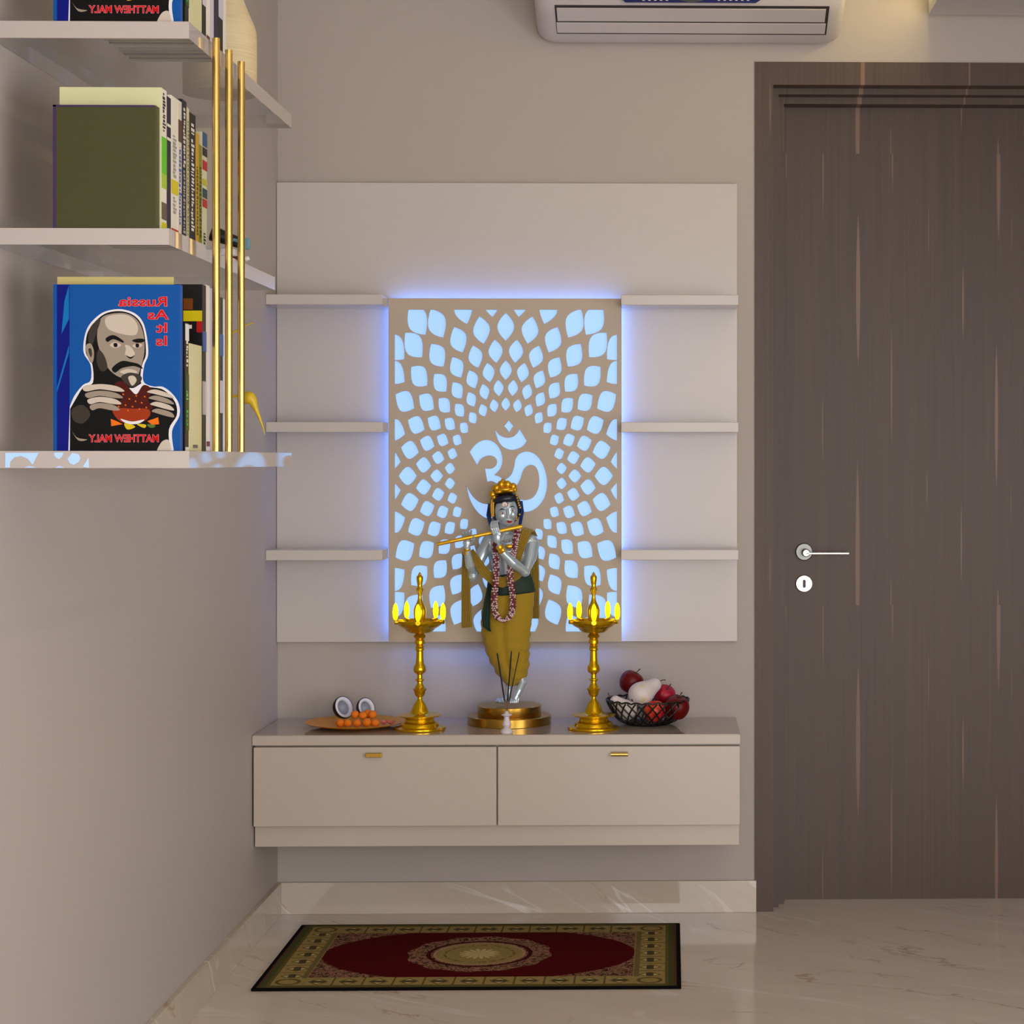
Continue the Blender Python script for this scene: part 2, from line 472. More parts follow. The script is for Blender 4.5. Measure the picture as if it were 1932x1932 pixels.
om.append(Z3(smooth_poly([(681,1286),(720,1235),(765,1203),(815,1193),(865,1207),(905,1245),(930,1300),(936,1360),(918,1418),(872,1466),
    (905,1474),(942,1498),(985,1545),(1008,1620),(990,1700),(930,1775),(835,1800),(780,1783),(725,1730),(680,1645),(652,1540),
    (690,1608),(730,1655),(780,1684),(835,1690),(890,1675),(925,1640),(925,1590),(905,1545),(880,1522),(850,1510),(818,1515),(800,1415),
    (850,1415),(885,1390),(893,1355),(875,1325),(835,1312),(790,1325),(760,1350),(740,1388)], (0,9,20,30,31,32,40), 5)))
om.append(Z3(smooth_poly([(956,1502),(1000,1468),(1025,1410),(1037,1345),(1065,1303),(1120,1283),(1180,1298),(1232,1350),(1268,1430),(1283,1520),
    (1272,1610),(1238,1680),(1185,1730),(1125,1750),(1060,1742),(1025,1700),(1075,1658),(1110,1660),(1155,1650),(1190,1620),(1215,1565),(1222,1500),(1213,1440),(1190,1398),
    (1155,1385),(1120,1400),(1092,1440),(1075,1495),(1045,1545),(1005,1545)], (0,15), 5)))
holes += om
cu = bpy.data.curves.new('jaali', 'CURVE'); cu.dimensions = '2D'; cu.fill_mode = 'BOTH'; cu.extrude = (YJ1-YJ0)/2
def spl(pts):
    s = cu.splines.new('POLY'); s.points.add(len(pts)-1); s.use_cyclic_u = True
    for i, (x, y) in enumerate(pts): s.points[i].co = (x, y, 0, 1)
spl([(jx0, jz0), (jx1, jz0), (jx1, jz1), (jx0, jz1)])
for hpoly in holes:
    spl([(P(x, y, YJ0).x, P(x, y, YJ0).z) for x, y in hpoly])
tmp = bpy.data.objects.new('jaali_tmp', cu); COL.objects.link(tmp)
me = mesh_from(tmp, 'carved_screen'); bpy.data.objects.remove(tmp); bpy.data.curves.remove(cu)
me.transform(Matrix.Translation((0, (YJ0+YJ1)/2, 0)) @ Matrix.Rotation(PI/2, 4, 'X'))
me.materials.clear(); me.materials.append(M_jaali)
jr = thing('carved_panel', 'beige lattice panel with backlit petal cut-outs around an om sign', 'carved panel', ((jx0+jx1)/2, -0.05, jz0))
o = bpy.data.objects.new('carved_screen', me); COL.objects.link(o); attach(o, jr)
def rx(px): return P(px, 880, -0.045).x
def rz(py): return P(950, py, -0.045).z
b = MB().box(rx(741), rx(1166), -0.0475, -0.0435, rz(1196), rz(580)).build('backlight_sheet', M_led, jr)
b['label'] = 'pale blue glowing sheet behind the cut-outs'
fx0, fx1, fz0, fz1 = jx0+0.014, jx1-0.014, jz0+0.014, jz1-0.014
b = MB()
for (a0, a1, c0, c1) in ((fx0, fx1, fz1-0.006, fz1), (fx0, fx1, fz0, fz0+0.006), (fx0, fx0+0.006, fz0+0.006, fz1-0.006), (fx1-0.006, fx1, fz0+0.006, fz1-0.006)):
    b.box(a0, a1, -0.040, -0.028, c0, c1)
b.build('led_strip', M_strip, jr)
for xx in (jx0+0.06, jx1-0.06):
    for zz in (jz0+0.08, jz1-0.08): MB().box(xx-0.01, xx+0.01, -0.0435, YB, zz-0.01, zz+0.01).build('spacer', M_jaali, jr)

# ------------------------------------------------------------------ floating cabinet
YC = -0.322
cr = thing('floating_cabinet', 'long beige floating cabinet with two drawers below the carved panel', 'cabinet', (-0.42, -0.16, P(900,1597,YC).z))
zt = P(900, 1387.5, YC).z
cx1 = P(1397, 1400, YC).x
cxa = XL + 0.001
zb = P(900, 1597, -0.305).z
MB().box(cxa, cx1, YC, -0.0005, P(900,1405.5,YC).z, zt).build('cabinet_top', [M_cab], cr, bevel=0.001)
MB().box(cxa+0.002, cx1-0.0015, YC+0.002, -0.0005, zt-0.0002, zt+0.0012).build('polished_top', M_top, cr)
zt += 0.0012
MB().box(cxa+0.002, cx1-0.002, -0.300, -0.0005, zb, P(900,1406,YC).z-0.0006).build('carcass', M_cab, cr, bevel=0.001)
xm = P(938, 1480, YC).x
for i, (a, c) in enumerate(((cxa+0.003, xm-0.0016), (xm+0.0016, cx1-0.001))):
    d = MB().box(a, c, YC, -0.3005, P(900,1558.5,YC).z, P(900,1409,YC).z).build('drawer', M_cab, cr, bevel=0.0015)
    px, py = ((706, 1424), (1169, 1422))[i]
    pc = P(px, py, YC); hw = (15.5, 16)[i]*px_size(YC)
    if i == 0:
        hn = MB().box(pc.x-hw, pc.x+hw, YC-0.012, YC-0.0002, pc.z-0.005, pc.z+0.005).build('drawer_handle', M_gold, d, bevel=0.001)
    else:
        hn = MB().tube([(pc.x-hw, YC-0.012, pc.z), (pc.x+hw, YC-0.012, pc.z)], 0.005, 16)
        hn.box(pc.x-hw*0.8, pc.x-hw*0.7, YC-0.012, YC-0.0002, pc.z-0.002, pc.z+0.002); hn.box(pc.x+hw*0.7, pc.x+hw*0.8, YC-0.012, YC-0.0002, pc.z-0.002, pc.z+0.002)
        hn = hn.build('drawer_handle', M_brass, d, True)
    hn['label'] = ('flat dull brass drawer handle', 'round shiny brass drawer handle')[i]

# ------------------------------------------------------------------ air conditioner
def ac():
    Yf = -0.215; W = 0.0
    xl = P(1004, 10, Yf).x; xr = P(1599, 10, Yf).x
    prof = [(0, 2.226), (-0.03, 2.219), (-0.05, 2.219), (-0.10, 2.2403), (-0.15, 2.2616), (-0.205, 2.285), (-0.215, 2.305), (-0.218, 2.36), (-0.215, 2.44), (-0.19, 2.50), (-0.15, 2.52), (0, 2.52)]
    r = thing('air_conditioner', 'white split air conditioner high on the wall left of the door', 'air conditioner', ((xl+xr)/2, 0, 2.23))
    b = MB(); rings = []
    for xx, s in ((xl, 0.80), (xl+0.002, 0.86), (xl+0.008, 0.92), (xl+0.02, 0.965), (xl+0.045, 1.0), (xr-0.045, 1.0), (xr-0.02, 0.965), (xr-0.008, 0.92), (xr-0.002, 0.86), (xr, 0.80)):
        rings.append([(xx, y*(0.5+0.5*s), 2.52-(2.52-z)*(0.25+0.75*s)) for y, z in prof])
    b.loft(rings); b.build('body', M_ac, r, True, angle=50)
    # louvre recess follows the sloping underside
    def on(px, py):   # point on sloped underside between (-.10,2.236) and (-.205,2.284)
        best = None
        for i in range(401):
            t = i/400; y = -0.052 - 0.152*t
            for (a, c) in zip(prof, prof[1:]):
                if c[0] <= y <= a[0] and a[1] < 2.31:
                    z = a[1] + (c[1]-a[1])*(y-a[0])/(c[0]-a[0]); q = P(px, py, y)
                    if best is None or abs(q.z-z) < best[0]: best = (abs(q.z-z), Vector((q.x, y, z)))
        return best[1]
    def strip(pxa, pya, pxb, pyb, off, th, name, m):
        ya, yb2 = on(pxa, pya), on(pxa, pyb); xb2 = on(pxb, pyb).x
        b = MB(); n = (Vector((0, ya.z-yb2.z, -(ya.y-yb2.y)))).normalized()
        if n.z > 0: n = -n
        q = [Vector((ya.x, ya.y, ya.z)), Vector((xb2, ya.y, ya.z)), Vector((xb2, yb2.y, yb2.z)), Vector((ya.x, yb2.y, yb2.z))]
        lo = [p + n*off for p in q]; hi = [p + n*(off+th) for p in q]
        b.loft([lo, hi]); return b.build(name, m, r, bevel=0.0006)
    strip(1046, 9, 1559, 63, 0.0002, 0.0012, 'louvre_recess', M_acgap)
    strip(1050, 13.5, 1556, 37.5, 0.0012, 0.003, 'louvre', M_ac)
    strip(1050, 41, 1556, 59.5, 0.0012, 0.003, 'louvre', M_ac)
    y = -0.2165
    b = MB(); zl = P(1300, 5.5, y).z
    xa, xb, xc, xd = P(1170, 0, y).x, P(1180, 0, y).x, P(1425, 0, y).x, P(1441, 0, y).x
    b.prism([(xb, zl), (xc, zl), (xd, zl+0.012), (xd, zl+0.06), (xa, zl+0.06), (xa, zl+0.012)], y-0.0035, y+0.001)
    dsp = b.build('display', M_blue, r, bevel=0.0006)
    for px0, n in ((1212, 5), (1354, 6)):
        for k in range(n):
            p = P(px0 + k*11, 0.5, y); MB().box(p.x, p.x+0.006, y-0.0042, y-0.003, p.z-0.002, p.z+0.003).build('indicator', M_white, dsp)
    p = P(1304, 2, y)
    MB().ball((p.x, y-0.0035, p.z+0.01), (0.036, 0.001, 0.014)).build('lens', M_black, dsp, True)
ac()

# ------------------------------------------------------------------ rug
def rug():
    y0, y1 = P(900, 1867, -0.7).y, 0
    def gy(py):   # floor depth of a pixel row
        d = F*CAM.z/(py-PY0); return d - 5.2
    ya, yb = gy(1866.5), gy(1745.5)
    xa, xb = P(569, 1745, yb).x, P(1283, 1745, yb).x
    W, H = xb-xa, yb-ya
    m = mat('rug_weave', rgb(60, 10, 10), 0.95, spec=0.05); nt = m.node_tree
    X, Y, Z = coords(nt)
    U = (X - (xa+xb)/2).abs(); V = (Y - (ya+yb)/2).abs(); su = X - (xa+xb)/2; sv = Y - (ya+yb)/2
    du = U*-1.0 + W/2; dv = V*-1.0 + H/2; d = du.mn(dv)
    p = vec(nt, su, sv, 0.0)
    fl = noise_n(nt, p, 95, 2, 0.5, 1.5)
    fl2 = noise_n(nt, p, 60, 1, 0.5, 2.5)
    floral = mixc(nt, ((fl-0.44)*14.0).clamp(), rgb(38, 20, 18), rgb(150, 104, 88))
    floral = mixc(nt, ((fl2-0.55)*14.0).clamp(), floral, rgb(112, 92, 56))
    red = mixc(nt, noise_n(nt, p, 120, 2), rgb(62, 2, 6), rgb(84, 6, 10))
    # field with scalloped corners
    fu, fv = W/2-0.108, H/2-0.094
    ell = ((U/(fu*1.01)).pw(2.0) + (V/(fv*1.15)).pw(2.0)) + (fl2-0.5)*0.1
    c = mixc(nt, ell.gt(1.0), red, floral)
    R = (su*su + sv*sv).sqrt(); an = sv.atan2(su)
    ro = (an*12.0).sin()*0.004
    ring = (R + ro).lt(0.166)
    c = mixc(nt, ring, c, floral)
    c = mixc(nt, (R - 0.118).abs().lt(0.005), c, rgb(60, 12, 12))
    gold = mixc(nt, fl, rgb(158, 138, 84), rgb(126, 108, 66))
    c = mixc(nt, R.lt(0.107), c, gold)
    c = mixc(nt, (R - 0.104).abs().lt(0.003), c, rgb(170, 130, 110))
    c = mixc(nt, (R - 0.08).abs().lt(0.003) * (fl.gt(0.5)), c, rgb(96, 76, 44))
    pet = (R - ((an*8.0).sin().abs()*0.026 + 0.022)).lt(0.0)
    c = mixc(nt, pet, c, rgb(190, 170, 120))
    c = mixc(nt, pet * ((an*8.0).sin().abs().lt(0.22)), c, rgb(110, 90, 52))
    # borders
    inf = d.lt(0.1) ; band = mixc(nt, fl, rgb(128, 108, 62), rgb(168, 146, 92))
    def tile(c, along, across, per, lim):
        t = (along + per/2).mod(per) - per/2
        hexm = (t.abs()/(per*0.24)).mx(across.abs()/0.0085)
        hexd = (t.abs()/(per*0.30) + across.abs()/0.024)
        c = mixc(nt, (hexd - 1.0).abs().lt(0.13)*lim, c, rgb(92, 78, 40))
        c = mixc(nt, hexd.lt(0.87)*lim, c, rgb(186, 166, 112))
        c = mixc(nt, hexm.lt(1.0)*lim, c, rgb(74, 66, 44))
        c = mixc(nt, ((t.abs() - per/2).abs().lt(0.0022))*lim, c, rgb(96, 84, 44))
        return c
    lm_v = dv.lt(0.094) * du.gt(0.108)
    lm_u = du.lt(0.108) * dv.gt(0.094)
    band = tile(band, su, dv - 0.058, 0.0665, lm_v)
    band = tile(band, sv, du - 0.07, 0.0665, lm_u)
    corner = du.lt(0.108) * dv.lt(0.094)
    cd_ = ((du - 0.07)/0.028).pw(2.0) + ((dv - 0.058)/0.026).pw(2.0)
    band = mixc(nt, corner * ((cd_ - 0.8).abs().lt(0.25)), band, rgb(96, 80, 44))
    band = mixc(nt, (du - 0.100).abs().lt(0.006)*dv.gt(0.09) , band, rgb(110, 96, 58))
    inb = du.lt(0.108).mx(dv.lt(0.094))
    c = mixc(nt, inb, c, band)
    c = mixc(nt, du.lt(0.036).mx(dv.lt(0.028)), c, rgb(92, 84, 44))
    c = mixc(nt, du.lt(0.028), c, rgb(72, 74, 40))
    c = mixc(nt, du.lt(0.016), c, rgb(84, 56, 44))
    c = mixc(nt, du.lt(0.010).mx(dv.lt(0.009)), c, rgb(14, 10, 12))
    setc(m, c)
    b = MB(); b.box(xa, xb, ya, yb, 0.0003, 0.006)
    o = b.build('rug', m, bevel=0.002)
    tag(o, 'rectangular dark red and gold patterned rug on the marble floor', 'rug')
rug()

# ------------------------------------------------------------------ things on the cabinet
# stepped pedestal
YP = -0.112
pc = P(961, 1340, YP)
pr = thing('pedestal', 'two-tiered round gold pedestal under the flute-playing statue', 'pedestal', (pc.x, YP, zt))
MB().lathe([(0, 0), (0.103, 0), (0.104, 0.001), (0.104, 0.0205), (0.1025, 0.022), (0, 0.022)], (pc.x, YP, zt), 64).build('lower_tier', M_gold, pr, True)
MB().lathe([(0, 0), (0.079, 0), (0.0795, 0.001), (0.0795, 0.0235), (0.078, 0.025), (0, 0.025)], (pc.x, YP, zt+0.022), 64).build('upper_tier', M_gold, pr, True)
ZP = zt + 0.047

def statue():
    U = px_size(YP)
    def s(px, py, dy=0.0): return P(px, py, YP+dy)
    root = thing('flute_player_statue', 'silver-blue statue playing a flute, in mustard cloth and gold crown', 'statue', (pc.x, YP, ZP))
    M_skin = mat('silver_blue_glaze', rgb(184, 200, 212), 0.2, 0.42, coat=0.3)
    M_cloth = mat('mustard_cloth', rgb(158, 128, 6), 0.8, bump=(160, 0.5, 0.002), sheen=0.2)
    M_green = mat('dark_green_cloth', rgb(24, 46, 36), 0.7)
    M_hair = mat('navy_hair', rgb(14, 24, 46), 0.3, spec=0.6)
    M_veil = mat('deep_blue_veil', rgb(16, 48, 110), 0.35)
    M_crown = mat('crown_gold', rgb(226, 176, 40), 0.3, 0.8)
    M_red = mat('lip_red', rgb(176, 12, 20), 0.35)
    M_ivory = mat('ivory_paint', rgb(232, 220, 214), 0.35)
    M_dark = mat('eye_brown', rgb(52, 34, 34), 0.3)
    M_flute = mat('flute_gold', rgb(236, 182, 48), 0.3, 0.7)
    # --- body, one remeshed surface
    b = MB()
    def cap(L):
        b.capsule([s(x, y, d) for x, y, d, r in L], [r*U for *_, r in L])
    def ell(x, y, d, rx_, ry_, rz_): b.ball(s(x, y, d), (rx_*U, ry_, rz_*U), seg=28, rings=18)
    secs = [(1004,955,14,.016,0),(1010,957,32,.02,0),(1020,958,40,.026,0),(1040,959,37,.029,-.002),(1062,959,32,.027,-.002),(1085,961,30,.025,-.002),(1105,962,36,.028,0),(1130,960,42,.032,0),(1150,958,40,.03,0)]
    b.loft([[s(cx, y, d0) + Vector((hw*U*math.cos(2*PI*k/32), dd*math.sin(2*PI*k/32), 0)) for k in range(32)] for y, cx, hw, dd, d0 in secs])
    cap([(954,1012,0,11),(954,985,-.012,10)])
    ell(955, 964, -.02, 22, .027, 28)                      # head
    ell(958, 985, -.030, 12, .015, 9)                      # chin
    cap([(957,962,-.047,2.0),(959,976,-.0515,2.8)])        # nose
    ell(947, 973, -.038, 8, .009, 9); ell(967, 970, -.036, 7, .009, 9)   # cheeks
    ell(933, 968, -.012, 3, .005, 7); ell(977, 964, -.012, 3, .005, 7)
    ell(948, 962, -.041, 7, .005, 2.2); ell(966, 957, -.040, 6, .005, 2.2)
    # arms
    cap([(922,1022,0,13),(906,1052,-.014,11.5),(892,1087,-.030,9.5),(887,1066,-.045,9.5),(882,1042,-.060,6.5),(881,1030,-.064,6.2)])
    ell(881, 1024, -.0655, 7.5, .006, 8)
    for i in range(4):
        x = 873 + i*5.2
        cap([(877+i*2.6,1022,-.064,2.6),(x,1012-i*.9,-.062,2.1),(x+.5,1004-i*1.0,-.068,1.9),(x+1,1006-i*1.1,-.0745,1.6)])
    cap([(886,1027,-.066,2.6),(893,1020,-.072,2.2),(894,1012,-.078,1.8)])
    cap([(1000,1022,0,15),(1004,1026,-.002,14),(1000,1052,-.016,13),(990,1078,-.034,11),(968,1062,-.054,10.5),(950,1044,-.068,7.5),(943,1032,-.072,6.6)])
    ell(938, 1014, -.074, 7.5, .006, 12)
    for i in range(4):
        x0 = 932 + i*3.9
        cap([(x0,1008,-.074,2.5),(x0-4.5,998-i*.6,-.078,2.1),(x0-6,990-i*.9,-.073,1.9),(x0-4,984-i*.6,-.066,1.6)])
    cap([(944,1020,-.070,2.8),(950,1012,-.064,2.3),(951,1006,-.058,2.0)])
    # legs crossed at the ankle
    cap([(944,1132,0,17),(966,1212,-.010,13),(980,1262,-.008,8.5),(986,1287,-.016,7.5),(980,1302,-.026,7),(972,1318,-.032,5.5)])
    ell(988, 1288, -.018, 6, .007, 6)
    for i in range(5): cap([(966+i*3,1318,-.032-.001*i,2.6),(963+i*3.4,1325.5,-.037,2.0)])
    cap([(976,1132,0,17),(966,1212,.004,13),(960,1262,.002,9),(960,1300,0,6.5),(958,1316,-.002,6.5),(948,1322,-.012,5.5),(940,1322,-.020,4.5)])
    for i in range(5): cap([(944-i*.6,1321,-.014-.003*i,2.6),(936+i*1.6,1323.5,-.020-.0035*i,2.2)])
    me = bpy.data.meshes.new('t'); bmesh.ops.recalc_face_normals(b.bm, faces=b.bm.faces); b.bm.to_mesh(me); b.bm.free()
    t = bpy.data.objects.new('t', me); COL.objects.link(t)
    rm = t.modifiers.new('r', 'REMESH'); rm.mode = 'VOXEL'; rm.voxel_size = 0.00095; rm.use_smooth_shade = True
    sm = t.modifiers.new('s', 'SMOOTH'); sm.iterations = 4; sm.factor = 0.5
    me2 = mesh_from(t, 'body'); bpy.data.objects.remove(t)
    for v in me2.vertices:
        if v.co.z < ZP + 0.0003: v.co.z = ZP + 0.0003
    me2.materials.clear(); me2.materials.append(M_skin)
    for p in me2.polygons: p.use_smooth = True
    body = bpy.data.objects.new('body', me2); COL.objects.link(body); attach(body, root)
    # face
    def face(px, py):   # front of the head ellipsoid
        dx = (px-955)/22; dz = (py-964)/28; return -.02 - .027*math.sqrt(max(0, 1-dx*dx-dz*dz))
    for (x, y) in ((948,968.5),(967,963)):
        e = MB().ball(s(x, y, face(x, y)-.0035), (4.3*U, .0016, 1.6*U)).build('eye', M_ivory, root, True)
        MB().ball(s(x+.4, y, face(x, y)-.0052), (1.6*U, .0009, 1.45*U)).build('iris', M_dark, e, True)
    for L in (((943,962.5),(947,960),(952,962)), ((962,957),(967,955),(971,957.5))):
        MB().tube([s(x, y, face(x, y)-.005) for x, y in L], [.0007,.0014,.0007], 8).build('eyebrow', M_hair, root, True)
    b = MB(); b.ball(s(961,983.5,-.0475), (6.2*U, .0026, 1.1*U)); b.ball(s(961,985.6,-.0470), (4.2*U, .0030, 1.3*U))
    b.build('lips', M_red, root, True)
    b = MB()
    b.tube([s(952.5,948.5,face(953,948)-.0015), s(953,954,face(953,954)-.0015), s(955.5,957,face(955,957)-.0015), s(958,954,face(958,954)-.0015), s(958.5,948.5,face(958,948)-.0015)], .0006, 8)
    MB().ball(s(952,952,face(951,952)-.0006), (5*U, .001, 5*U)).build('forehead_mark', M_ivory, root, True)
    b.build('forehead_mark', M_red, root, True)
    # hair + veil
    b = MB(); b.ball(s(954,958,-.004), (30*U, .030, 33*U), seg=32, rings=20)
    b.ball(s(953,941,-.020), (25*U, .0290, 11*U), seg=32, rings=16, M=Matrix.Rotation(math.radians(-8), 4, 'Y'))
    b.build('hair', M_hair, root, True)
    b = MB()
    b.ribbon([s(924,950,-.010), s(922,972,-.010), s(926,992,-.006)], [.004,.006,.004], (1,0,0), amp=.0006)
    b.build('veil', M_veil, root, True); b = MB()
    b.ribbon([s(983,945,-.010), s(985,966,-.010), s(981,990,-.006)], [.004,.005,.004], (1,0,0), amp=.0006)
    b.build('veil', M_veil, root, True)
    # crown
    b = MB(); Z5 = lambda x, y: (820 + x/8.05, 880 + y/8.05)
    for x, y, r1, r2, d in ((880,425,46,50,-.030),(940,325,44,46,-.034),(1012,272,46,50,-.036),(1040,225,30,36,-.030),(1108,272,46,48,-.036),(1190,305,46,46,-.034),(905,468,30,34,-.034),(1060,350,95,34,-.040),(975,385,50,26,-.040),(1150,365,60,26,-.040),(1222,352,30,40,-.032)):
        X, Yp = Z5(x, y); b.ball(s(X, Yp, d), (r1/8.05*U*1.22, .009, r2/8.05*U*1.22), seg=16, rings=10)
    X, Yp = Z5(1040, 330); b.ball(s(X, Yp, -.015), (23*U, .027, 11*U))
    b.build('crown', M_crown, root, True)
    b = MB(); X, Yp = Z5(872, 620)
    b.ribbon([s(X+1,940,-.030), s(X,Yp,-.030), s(X+1,975,-.028)], [.0052,.0058,.004], (1,0,0), amp=.0006, folds=3, th=.002)
    b.build('crown_band', M_gold, root, True)
    b = MB()
    for x, y in ((1228,400),(1243,440),(1255,480),(1266,520),(1275,555),(1286,590),(1300,625),(1292,730),(1245,770),(1243,800)):
        X, Yp = Z5(x, y); b.ball(s(X, Yp, -.034), (.0026, .0026, .0028), seg=10, rings=8)
    b.build('crown_beads', M_crown, root, True)
    # flute
    fl = lambda px: s(px, 1027 - (px-824)*34/161, -.085 + (px-824)/161*.035)
    b = MB(); b.tube([fl(824), fl(825), fl(984), fl(985)], [.0042,.0048,.0048,.0042], 20)
    for px in (832, 852, 972): b.tube([fl(px), fl(px+1.5)], .0053, 20)
    f = b.build('flute', M_flute, root, True); f['label'] = 'thin gold flute held to the lips'
    # bracelets
    b = MB(); A, B = s(880.5,1045,-.058), s(881,1034,-.063); b.tube([A, A.lerp(B,.15), A.lerp(B,.5), A.lerp(B,.85), B], [.0082,.0095,.0082,.0095,.0082], 20)
    b.build('bracelet', M_crown, root, True)
    b = MB(); A, B = s(949,1043,-.069), s(941,1029,-.0735); b.tube([A, A.lerp(B,.15), A.lerp(B,.5), A.lerp(B,.85), B], [.0082,.0096,.0085,.0096,.0082], 20)
    b.ball(s(960,1031,-.052), (8*U,.004,4*U)); b.ball(s(948,1038,-.080), (5*U,.004,5*U))
    b.build('bracelet', M_crown, root, True)
    b = MB()
    for k in range(9):
        a = (k-4)/4; b.ball(s(957+a*15, 1012+(1-a*a)*9, -.024-.008*(1-a*a)), .0028, 0, 10, 8)
    b.build('necklace', M_steel, root, True)
    # lower garment
    secs = [(1106,921,1005,.030),(1116,917,1008,.033),(1135,912,1007,.035),(1160,908,1005,.036),(1185,908,1001,.035),(1205,910,1000,.034),(1225,916,999,.033),(1240,921,998,.031),(1255,929,998,.031),(1268,936,996,.030),(1278,944,992,.028),(1286,950,986,.025),(1293,957,974,.019)]
    b = MB(); rings = []; n = 96
    dense = []
    for i in range(len(secs)-1):
        for k in range(4):
            t = k/4; dense.append(tuple(secs[i][j]*(1-t)+secs[i+1][j]*t for j in range(4)))
    dense.append(secs[-1])
    for (y, xl, xr, dd) in dense:
        c0 = s((xl+xr)/2, y, -.006); hw = (xr-xl)/2*U; ring = []
        v = (y-1106)/187
        for k in range(n):
            a = 2*PI*k/n
            cr_ = math.exp(-(((a-1.5*PI)+0.12)/.16)**2)*.16*min(1, v*3)
            wr = .055*math.sin(y*.33 + 2.2*math.cos(a)+math.sin(3*a)) + .03*noise.noise(Vector((math.cos(a)*3, math.sin(a)*3, y*.07)))*2
            f_ = 1 - cr_ + wr*v
            ring.append(c0 + Vector((hw*math.cos(a)*f_, dd*math.sin(a)*f_, 0)))
        rings.append(ring)
    b.loft(rings); b.build('dhoti', M_cloth, root, True, angle=80)
    # green sash
    b = MB(); rings = []
    for (y, xl, xr, dd) in ((1082,932,996,.030),(1087,928,1001,.032),(1097,923,1005,.036),(1108,921,1008,.038),(1118,919,1010,.039),(1121,920,1009,.036)):
        rings.append([s((xl+xr)/2, y - 4*math.cos(2*PI*k/48), -.004) + Vector(((xr-xl)/2*U*math.cos(2*PI*k/48), dd*math.sin(2*PI*k/48)*(1+.03*math.sin(9*2*PI*k/48)), 0)) for k in range(48)])
    b.loft(rings)
    b.ribbon([s(924,1096,-.040), s(922,1115,-.043), s(919,1140,-.045), s(917,1165,-.044), s(918,1183,-.043), s(924,1191,-.042)], [.005,.006,.0085,.0105,.0095,.004], (1,0,-.15), amp=.0018, folds=3, th=.002)
    b.build('sash', M_green, root, True, angle=70)
    # shawl
    b = MB()
    b.ribbon([s(879,1040,-.036), s(879,1070,-.034), s(879,1110,-.033), s(879.5,1150,-.033), s(880.5,1184,-.033)], [.0085,.0105,.0112,.0118,.0135], (1,0,.08), folds=6, amp=.0022, th=.0016, m=36)
    b.ribbon([s(1004,1012,.016), s(1007,1040,.020), s(1008,1080,.022), s(1009,1120,.022), s(1010,1167,.022)], [.010,.0115,.0125,.0115,.0095], (1,0,0), folds=6, amp=.0022, th=.0016, m=36)
    b.ribbon([s(889,1038,-.058), s(898,1056,-.052), s(912,1078,-.046), s(930,1094,-.043), s(948,1099,-.043), s(966,1092,-.041), s(984,1078,-.034)],
             [.006,.0105,.0125,.0130,.0130,.0125,.010], [(.85,0,.55),(.8,0,.6),(.62,0,.8),(.35,0,.95),(0,0,1),(-.3,0,1),(-.5,0,.9)], folds=5, amp=.002, th=.0018, m=36)
    b.ribbon([s(1006,1010,.018), s(1000,998,.004), s(994,1001,-.014), s(987,1018,-.030), s(981,1040,-.036), s(974,1062,-.036), s(966,1084,-.036)],
             [.012,.0135,.013,.0115,.0095,.009,.009], [(1,0,-.3),(1,0,-.35),(1,0,-.35),(1,0,-.3),(1,0,-.3),(1,0,-.3),(1,0,-.3)], folds=5, amp=.0018, th=.0018, m=36)
    b.build('shawl', M_cloth, root, True, angle=70)
    # garland
    key = [(977,998,-.030),(974,1015,-.042),(970,1035,-.052),(966,1055,-.052),(962,1075,-.052),(963,1095,-.054),(967,1118,-.052),(968,1140,-.052),(965,1158,-.052),(958,1168,-.052),(949,1171,-.052),(940,1167,-.052),(934,1155,-.052),(932,1135,-.052),(934,1110,-.054),(936,1085,-.056),(936,1060,-.052),(935,1040,-.046),(933,1020,-.034)]
    pts = []
    for i in range(len(key)-1):
        for k in range(5):
            t = k/5; pts.append(s(*[key[i][j]*(1-t)+key[i+1][j]*t for j in range(3)]))
    b = MB(); rr = 5.2*U
    b.tube(pts, rr*.75, 10, 1)
    random.seed(3)
    for i, p in enumerate(pts):
        for k in range(6):
            a = 2*PI*k/6 + i*.7
            q = p + Vector((math.cos(a)*rr*.9, math.sin(a)*rr*.9, random.uniform(-.001,.001)))
            mi_ = 0 if random.random() < .6 else 1; rr2 = .0024 if mi_ == 0 else .0030; b.ball(q, (rr2, rr2, .0021), mi_, 6, 4)
    b.build('garland', [mat('jasmine_white', rgb(226, 208, 212), .6), mat('rose_maroon', rgb(120, 44, 62), .6)], root, True)
statue()

